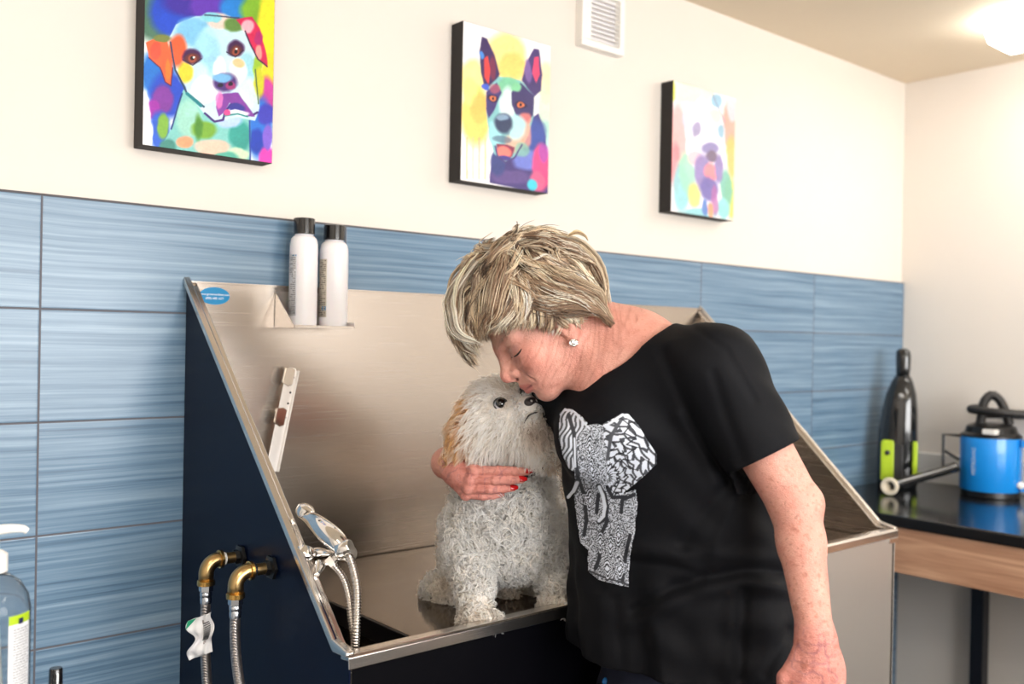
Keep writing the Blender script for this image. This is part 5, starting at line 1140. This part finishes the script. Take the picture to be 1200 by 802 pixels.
dk(lm([(205, 365), (228, 400), (238, 450), (230, 495), (208, 508)], 21), .03); tusk = lm([(208, 370), (222, 400), (232, 445), (226, 485), (208, 503)], 13); dk(tusk, .96); COV = np.maximum(COV, tusk)
dk(lm([(125, 345), (110, 385), (85, 415)], 26), .05); tk2 = lm([(122, 352), (108, 385), (88, 410)], 15); dk(tk2, .93); COV = np.maximum(COV, tk2)
dk(lm([(235, 130), (300, 88), (345, 110)], 9), .95); dk(lm([(70, 70), (110, 75), (150, 120), (170, 140)], 9), .92); dk(lm([(112, 180), (115, 290)], 7), .9)
for P_ in ([(170, 700), (230, 725), (325, 755)], [(200, 680), (320, 700)]): dk(lm(P_, 8), .05)
for x_, y_ in ((215, 590), (255, 600), (285, 560), (290, 690), (240, 690), (170, 420), (180, 300), (170, 220)): k_ = np.hypot((wx-x_)/22, (wy-y_)/34)*(1+.22*np.cos(6*np.arctan2(wy-y_, wx-x_))); dk((k_ < 1)*1., .9); dk(np.abs(k_-.72) < .10, .05); dk(np.abs(k_-.35) < .1, .05); dk(np.abs(k_-1.02) < .08, .05)
shade = np.array([.80, .86, .97])
V = []; keepv = -np.ones((c.H, c.W), int)
for j in range(c.H):
    for i in range(c.W):
        if COV[j, i] < .45: continue
        px, py = 640+X[j, i]/3.344, 460+Y[j, i]/3.344
        h_, n_ = hit(SBV, px, py)
        if h_ is None: continue
        keepv[j, i] = len(V); V.append(h_+n_*.0007 if n_@(CAM-h_) > 0 else h_-n_*.0007)
C_ = img[keepv >= 0][:, None]*shade*.95+np.array([.004, .005, .010])
F = [];k = keepv
q = np.stack([k[:-1, :-1], k[:-1, 1:], k[1:, 1:], k[1:, :-1]], -1).reshape(-1, 4); q = q[(q >= 0).all(1)]
order = np.argsort(k[k >= 0])
pr_ = mesh_obj('elephant_print', np.array(V), q, attr_mat('shirt_print', rough=.7), shirt, True, col=C_); pr_['label'] = 'white line art elephant printed on the chest'
so = pr_.modifiers.new('s', 'SOLIDIFY'); so.thickness = .0003; so.offset = 0
# ------------------------------------------------------------------ trousers and shoes (mostly below the frame)
hipc = PEL.copy()
Lh, Rh = hipc+np.array([.0, -.085, -.05]), hipc+np.array([0, .075, -.05])
Lk, Rk = Lh+np.array([-.02, -.02, -.40]), Rh+np.array([-.02, .0, -.40]); La, Ra = np.array([Lk[0]+.03, Lk[1]-.02, .09]), np.array([Rk[0]+.03, Rk[1]-.005, .09])
def trouser_sdf(p):
    d = ell(p, hipc+np.array([0, -.005, .0]), (.128, .172, .15))
    for h_, k_, a_ in ((Lh, Lk, La), (Rh, Rk, Ra)): d = smin(d, cap(p, h_, k_, .092, .066), .04); d = smin(d, cap(p, k_, a_, .066, .052), .03)
    d = d - .002*np.sin(p[:, 2]*70+3*np.sin(p[:, 1]*25))
    d = np.maximum(d, -(p[:, 2]-.06)); return np.maximum(d, p[:, 2]-(HEMP[2]+.10))
V, F = isosurface(trouser_sdf, (hipc[0]-.2, hipc[1]-.28, .03), (hipc[0]+.2, hipc[1]+.26, 1.06), .006)
m_jean = mat('dark_navy_denim', (22, 28, 50), .8, bump=.4, bscale=600, var=.15, vscale=40)
tr = mesh_obj('trousers', V, F, m_jean, person, True)
for a_ in (La, Ra):
    def shoe(p): 
        d = smin(ell(p, a_+np.array([-.03, 0, -.05]), (.075, .042, .038)), ell(p, a_+np.array([-.11, 0, -.058]), (.065, .044, .028)), .03); d = smin(d, cap(p, a_, a_+np.array([0, 0, -.03]), .040, .044), .02); return np.maximum(d, -(p[:, 2]-.004))
    V, F = isosurface(shoe, a_-np.array([.22, .08, .10]), a_+np.array([.09, .08, .06]), .005); mesh_obj('shoe', V, F, m_black, person, True)
TB = BVHTree.FromPolygons([list(v.co) for v in tr.data.vertices], [list(p.vertices) for p in tr.data.polygons])
ch = hit(TB, 709, 797)[0]; ch = at(709, 793, 1.44) if ch is None else ch-FW*.006
MB().tube([ch+UP*.006, ch-UP*.002, ch-UP*.012], lambda t: .0016+.0045*math.sin(math.pi*min(1, t*1.1)), 12, 4).obj('blue_charm', mat('blue_bead', (40, 110, 180), .15), tr, smooth=True)
# ------------------------------------------------------------------ the woman's tousled short hair
# hair volume: direction -> outer radius, in head-local axes (f,u,l)
HC = np.array([.008, .018, 0.]); HRAD = np.array([.118, .106, .094])
CR = np.array([-.30, .72, .45]); CR /= np.linalg.norm(CR)
def face_clip(Q, R, r):
    ub = np.interp(Q[..., 0], [-.06, -.0256, .0166, .059, .102, .125, .15], [-.150, -.106, -.044, .006, .034, .016, -.02]) + r.normal(size=(len(Q), 1))*.006
    ok = smooth01(Q[..., 1]-ub, -.004, .006); ok = np.minimum.accumulate(np.where(Q[..., 0] > -.06, ok, 1), axis=1)
    return np.maximum(R*ok, 2e-6)
def hair_layer(nclump, per, rad0, rad1, length, seed, lift=.0, wid=.0055, wave=.5):
    r = np.random.default_rng(seed); d = r.normal(size=(nclump*6, 3)); d /= np.linalg.norm(d, axis=1, keepdims=True)
    f, u, l = d.T
    ok = (u > -.10-.75*smooth01(-f, -.25, .45)) & ~((f > .62) & (u < .22)) & (u > -.80)
    ok &= (f*.8-u*.9 < .55)
    d = d[ok][:nclump]; n = len(d); S = 14; P = np.zeros((n, S, 3)); cur = d.copy(); ln = length*(.7+.6*r.random(n)); step = ln/(S-1)
    side = r.normal(size=n)*.5; ph = r.random(n)*6.28
    for s in range(S):
        t = s/(S-1); rad = rad0+(rad1-rad0)*(1-(1-t)**1.6) + lift*math.sin(math.pi*min(t*1.05, 1))
        bump = 1+.045*vnoise(cur*1.0+seed, 3.1, seed)
        P[:, s] = HC + cur*HRAD*(rad*bump)[:, None] if np.ndim(bump) else 0
        v = cur*(cur@CR)[:, None]-CR                                  # away from the crown
        v += .0
        f, u, l = cur.T
        v += np.array([1., -.15, 0])*(.8*smooth01(f, .0, .5)*smooth01(u, -.2, .4))[:, None]          # fringe sweeps forward
        v += np.array([1., -.55, 0])*(1.3*smooth01(f, -.25, .25)*smooth01(-u, -.75, .0))[:, None]       # sides sweep forward and down
        v += np.array([-.9, -.8, 0])*(1.3*smooth01(-u, -.25, .20)*smooth01(-f, -.05, .25))[:, None]     # behind the temple they turn back over the ear
        v += np.array([.15, -1., 0])*(.9*smooth01(-f, .30, .75))[:, None]                       # nape falls down
        v += wave*vnoise3(cur+seed*.3, 2.6, seed+1) + .35*wave*vnoise3(cur, 7., seed+5)
        v -= cur*(v*cur).sum(1, keepdims=True); v /= np.linalg.norm(v, axis=1, keepdims=True)+1e-9
        w = np.cross(v, cur); v = v+w*(side*math.sin(2.4*t))[:, None]*.5; v /= np.linalg.norm(v, axis=1, keepdims=True)
        cur = cur+v*(step/.105)[:, None]; cur /= np.linalg.norm(cur, axis=1, keepdims=True)
    T = np.gradient(P, axis=1); T /= np.linalg.norm(T, axis=2, keepdims=True)+1e-9; Nn = P-HC; Nn /= np.linalg.norm(Nn, axis=2, keepdims=True); Bn_ = np.cross(T, Nn)
    tt = np.linspace(0, 1, S); out = []; rr = []; cc = []
    tone = r.random(n)
    pal = np.array([lin(q) for q in ((234, 216, 192), (216, 194, 164), (186, 158, 130), (128, 104, 86), (82, 66, 56), (238, 228, 212))])
    pick = r.choice(6, n, p=(.28, .26, .16, .12, .07, .11))
    if lift < 0: pick = r.choice(6, n, p=(.05, .12, .25, .28, .28, .02))
    for k in range(per):
        o1 = r.normal(size=n)*wid; o2 = r.normal(size=n)*wid*.42; tp = (1-.78*tt**1.3)
        q = P + Bn_*(o1[:, None]*tp[None])[..., None] + Nn*(o2[:, None]*tp[None])[..., None]
        q = q + Bn_*(.0016*np.sin(tt[None]*(5+3*r.random(n))[:, None]+ph[:, None]))[..., None]
        e = r.random(n) < .10; q += (Nn*((tt**2)[None]*(e*.012*r.random(n))[:, None])[..., None])
        out.append(q); rr.append(np.tile(.00062*np.sqrt(np.clip(1-tt**3, .02, 1)), (n, 1)))
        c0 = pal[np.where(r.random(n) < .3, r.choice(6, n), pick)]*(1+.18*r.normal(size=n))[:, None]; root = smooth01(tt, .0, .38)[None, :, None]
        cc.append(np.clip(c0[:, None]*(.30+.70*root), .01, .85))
    Q_ = np.concatenate(out); Wd = H0+Q_@HB
    return Wd, face_clip(Q_, np.concatenate(rr), r), np.concatenate(cc)
parts = [hair_layer(900, 16, .80, .90, .060, 1, lift=-.001, wave=.5), hair_layer(560, 20, .86, 1.04, .075, 2, lift=.06, wave=.8), hair_layer(320, 22, .92, 1.06, .080, 3, lift=.05, wave=1.1), hair_layer(190, 16, .96, 1.07, .060, 9, lift=.06, wave=2.0, wid=.0045), hair_layer(60, 6, .98, 1.08, .040, 5, lift=.02, wave=1.8, wid=.004)]
Ph = np.concatenate([p[0] for p in parts]); Rh_ = np.concatenate([p[1] for p in parts]); Ch = np.concatenate([p[2] for p in parts])
# hand placed locks: fringe over the brow, sweep over the ear, flicks at the nape and crown
def lock(pts, w, n, col, seed):
    r = np.random.default_rng(seed); pts = [tuple(np.array(p)+np.array([1, 1, .4])*r.normal(size=3)*(.0035 if 0 < i_ else .001)) for i_, p in enumerate(pts)]; P = np.array(spline([hl(*p) for p in pts], 6)); S = 14; s_ = np.linspace(0, len(P)-1, S); P = np.stack([np.interp(s_, np.arange(len(P)), P[:, k]) for k in range(3)], 1)
    T = np.gradient(P, axis=0); T /= np.linalg.norm(T, axis=1, keepdims=True); Nn = P-hl(*HC); Nn /= np.linalg.norm(Nn, axis=1, keepdims=True); Bx = np.cross(T, Nn); tt = np.linspace(0, 1, S); tp = np.minimum(1, .35+2*tt)*(1-.8*tt**1.6)
    P = P+.0045*vnoise3(P, 38, seed % 97)*np.minimum(1, tt*3)[:, None]; a = r.normal(size=(n, 1)); b = r.normal(size=(n, 1)); Q_ = P[None]+Bx[None]*(a*w*tp)[..., None]+Nn[None]*(b*w*.4*tp)[..., None]
    c0 = np.where(r.random((n, 1)) < .35, lin((150, 120, 96)), lin(col))*(1+.2*r.normal(size=(n, 1))); loc_ = (Q_-H0)@HB.T; return Q_, face_clip(loc_, np.tile(.00062*np.sqrt(np.clip(1-tt**3, .02, 1)), (n, 1)), r), np.clip(c0[:, None]*(.7+.3*tt)[None, :, None], .01, .85)
LKS = []
for l in np.linspace(-.02, .060, 11):
    j = random.uniform(-.006, .006); cq = random.choice([(232, 218, 194), (212, 190, 160), (176, 150, 122), (238, 228, 210)])
    LKS.append(lock([(.030+j, .112, l*.9), (.085+j, .098, l), (.118+j, .062, l*1.05+.004), (.126, .030+j, l+.006), (.118-j, .006+j-.25*max(0, .03-l), l+.010)], .0085, 60, cq, int(1000+l*999)))
PALK = [(230, 212, 186), (210, 188, 158), (160, 134, 110), (238, 228, 210), (120, 98, 80)]
for k in range(16):
    j = random.uniform(-.008, .008); q = k/15
    LKS.append(lock([(-.015-.02*q+j, .100-.065*q, .062+.012*q), (.025+j, .080-.060*q, .092), (.062, .052-.042*q+j, .094), (.092+j, .034-.026*q, .078), (.108+.012*random.random(), .018-.020*q, .060+.01*random.random())], .0075, 36, random.choice(PALK), 2000+k))
for k in range(12):
    j = random.uniform(-.006, .006); q = k/11
    LKS.append(lock([(.040-.075*q+j, .040+.02*q, .088-.01*q), (.018-.065*q, .0+.015*q+j, .102-.006*q), (-.018-.045*q+j, -.035, .102-.008*q), (-.044-.020*q, -.066+j, .094-.01*q), (-.050-.012*q, -.100+.012*random.random(), .076)], .0078, 34, random.choice(PALK), 2300+k))
for k in range(9):
    j = random.uniform(-.01, .01); q = k/8
    LKS.append(lock([(-.03+j, .105-.02*q, .045+.02*q), (-.058+j, .085-.02*q, .066+.012*q), (-.085, .050-.02*q+j, .070), (-.100+j, .012-.02*q, .062), (-.094, -.03-.02*q, .050)], .0080, 34, random.choice(PALK), 2500+k))
for k in range(9):
    l = -.05+.0125*k; LKS.append(lock([(-.060, .085, l), (-.098, .045, l*1.1), (-.112, .0, l*1.1), (-.102, -.045, l), (-.086+.01*(k % 3), -.078, l*.9)], .0085, 34, random.choice([(222, 204, 176), (196, 172, 142), (234, 222, 202)]), 3000+k))
for p_, cq in (([(-.09, .05, .05), (-.112, .045, .055), (-.125, .035, .05), (-.128, .022, .045)], (220, 196, 150)), ([(.0, .11, .0), (.03, .124, .0), (.07, .126, .01), (.10, .112, .02), (.118, .085, .03)], (218, 196, 164)), ([(.02, .12, .05), (.06, .115, .075), (.10, .09, .075), (.125, .06, .06)], (240, 228, 200))): LKS.append(lock(p_, .0035, 40, cq, 4000+len(LKS)))
Ph = np.concatenate([Ph]+[k[0] for k in LKS]); Rh_ = np.concatenate([Rh_]+[k[1] for k in LKS]); Ch = np.concatenate([Ch]+[k[2] for k in LKS])
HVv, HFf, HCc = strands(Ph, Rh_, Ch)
# dark under-layer close to the scalp
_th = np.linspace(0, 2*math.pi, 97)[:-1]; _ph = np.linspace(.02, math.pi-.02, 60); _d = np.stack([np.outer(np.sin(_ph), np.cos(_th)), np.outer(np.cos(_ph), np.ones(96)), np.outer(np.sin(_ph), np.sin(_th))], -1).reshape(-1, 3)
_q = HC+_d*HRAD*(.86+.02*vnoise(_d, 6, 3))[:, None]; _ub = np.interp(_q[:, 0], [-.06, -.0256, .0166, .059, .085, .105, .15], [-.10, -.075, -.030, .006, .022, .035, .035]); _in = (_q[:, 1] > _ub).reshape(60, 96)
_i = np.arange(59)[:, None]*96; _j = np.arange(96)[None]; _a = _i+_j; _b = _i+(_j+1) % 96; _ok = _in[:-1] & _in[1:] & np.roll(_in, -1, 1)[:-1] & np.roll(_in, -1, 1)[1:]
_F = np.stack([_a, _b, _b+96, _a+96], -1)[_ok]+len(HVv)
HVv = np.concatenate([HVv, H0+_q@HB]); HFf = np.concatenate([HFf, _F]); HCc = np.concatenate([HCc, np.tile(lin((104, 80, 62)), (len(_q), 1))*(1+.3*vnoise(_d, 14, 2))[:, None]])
m_hair = attr_mat('hair_strands', rough=.38, spec=.4)
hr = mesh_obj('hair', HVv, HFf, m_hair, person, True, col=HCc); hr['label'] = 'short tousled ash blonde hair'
print('verts', len(Vb), len(Vs), len(FV), len(HVv))
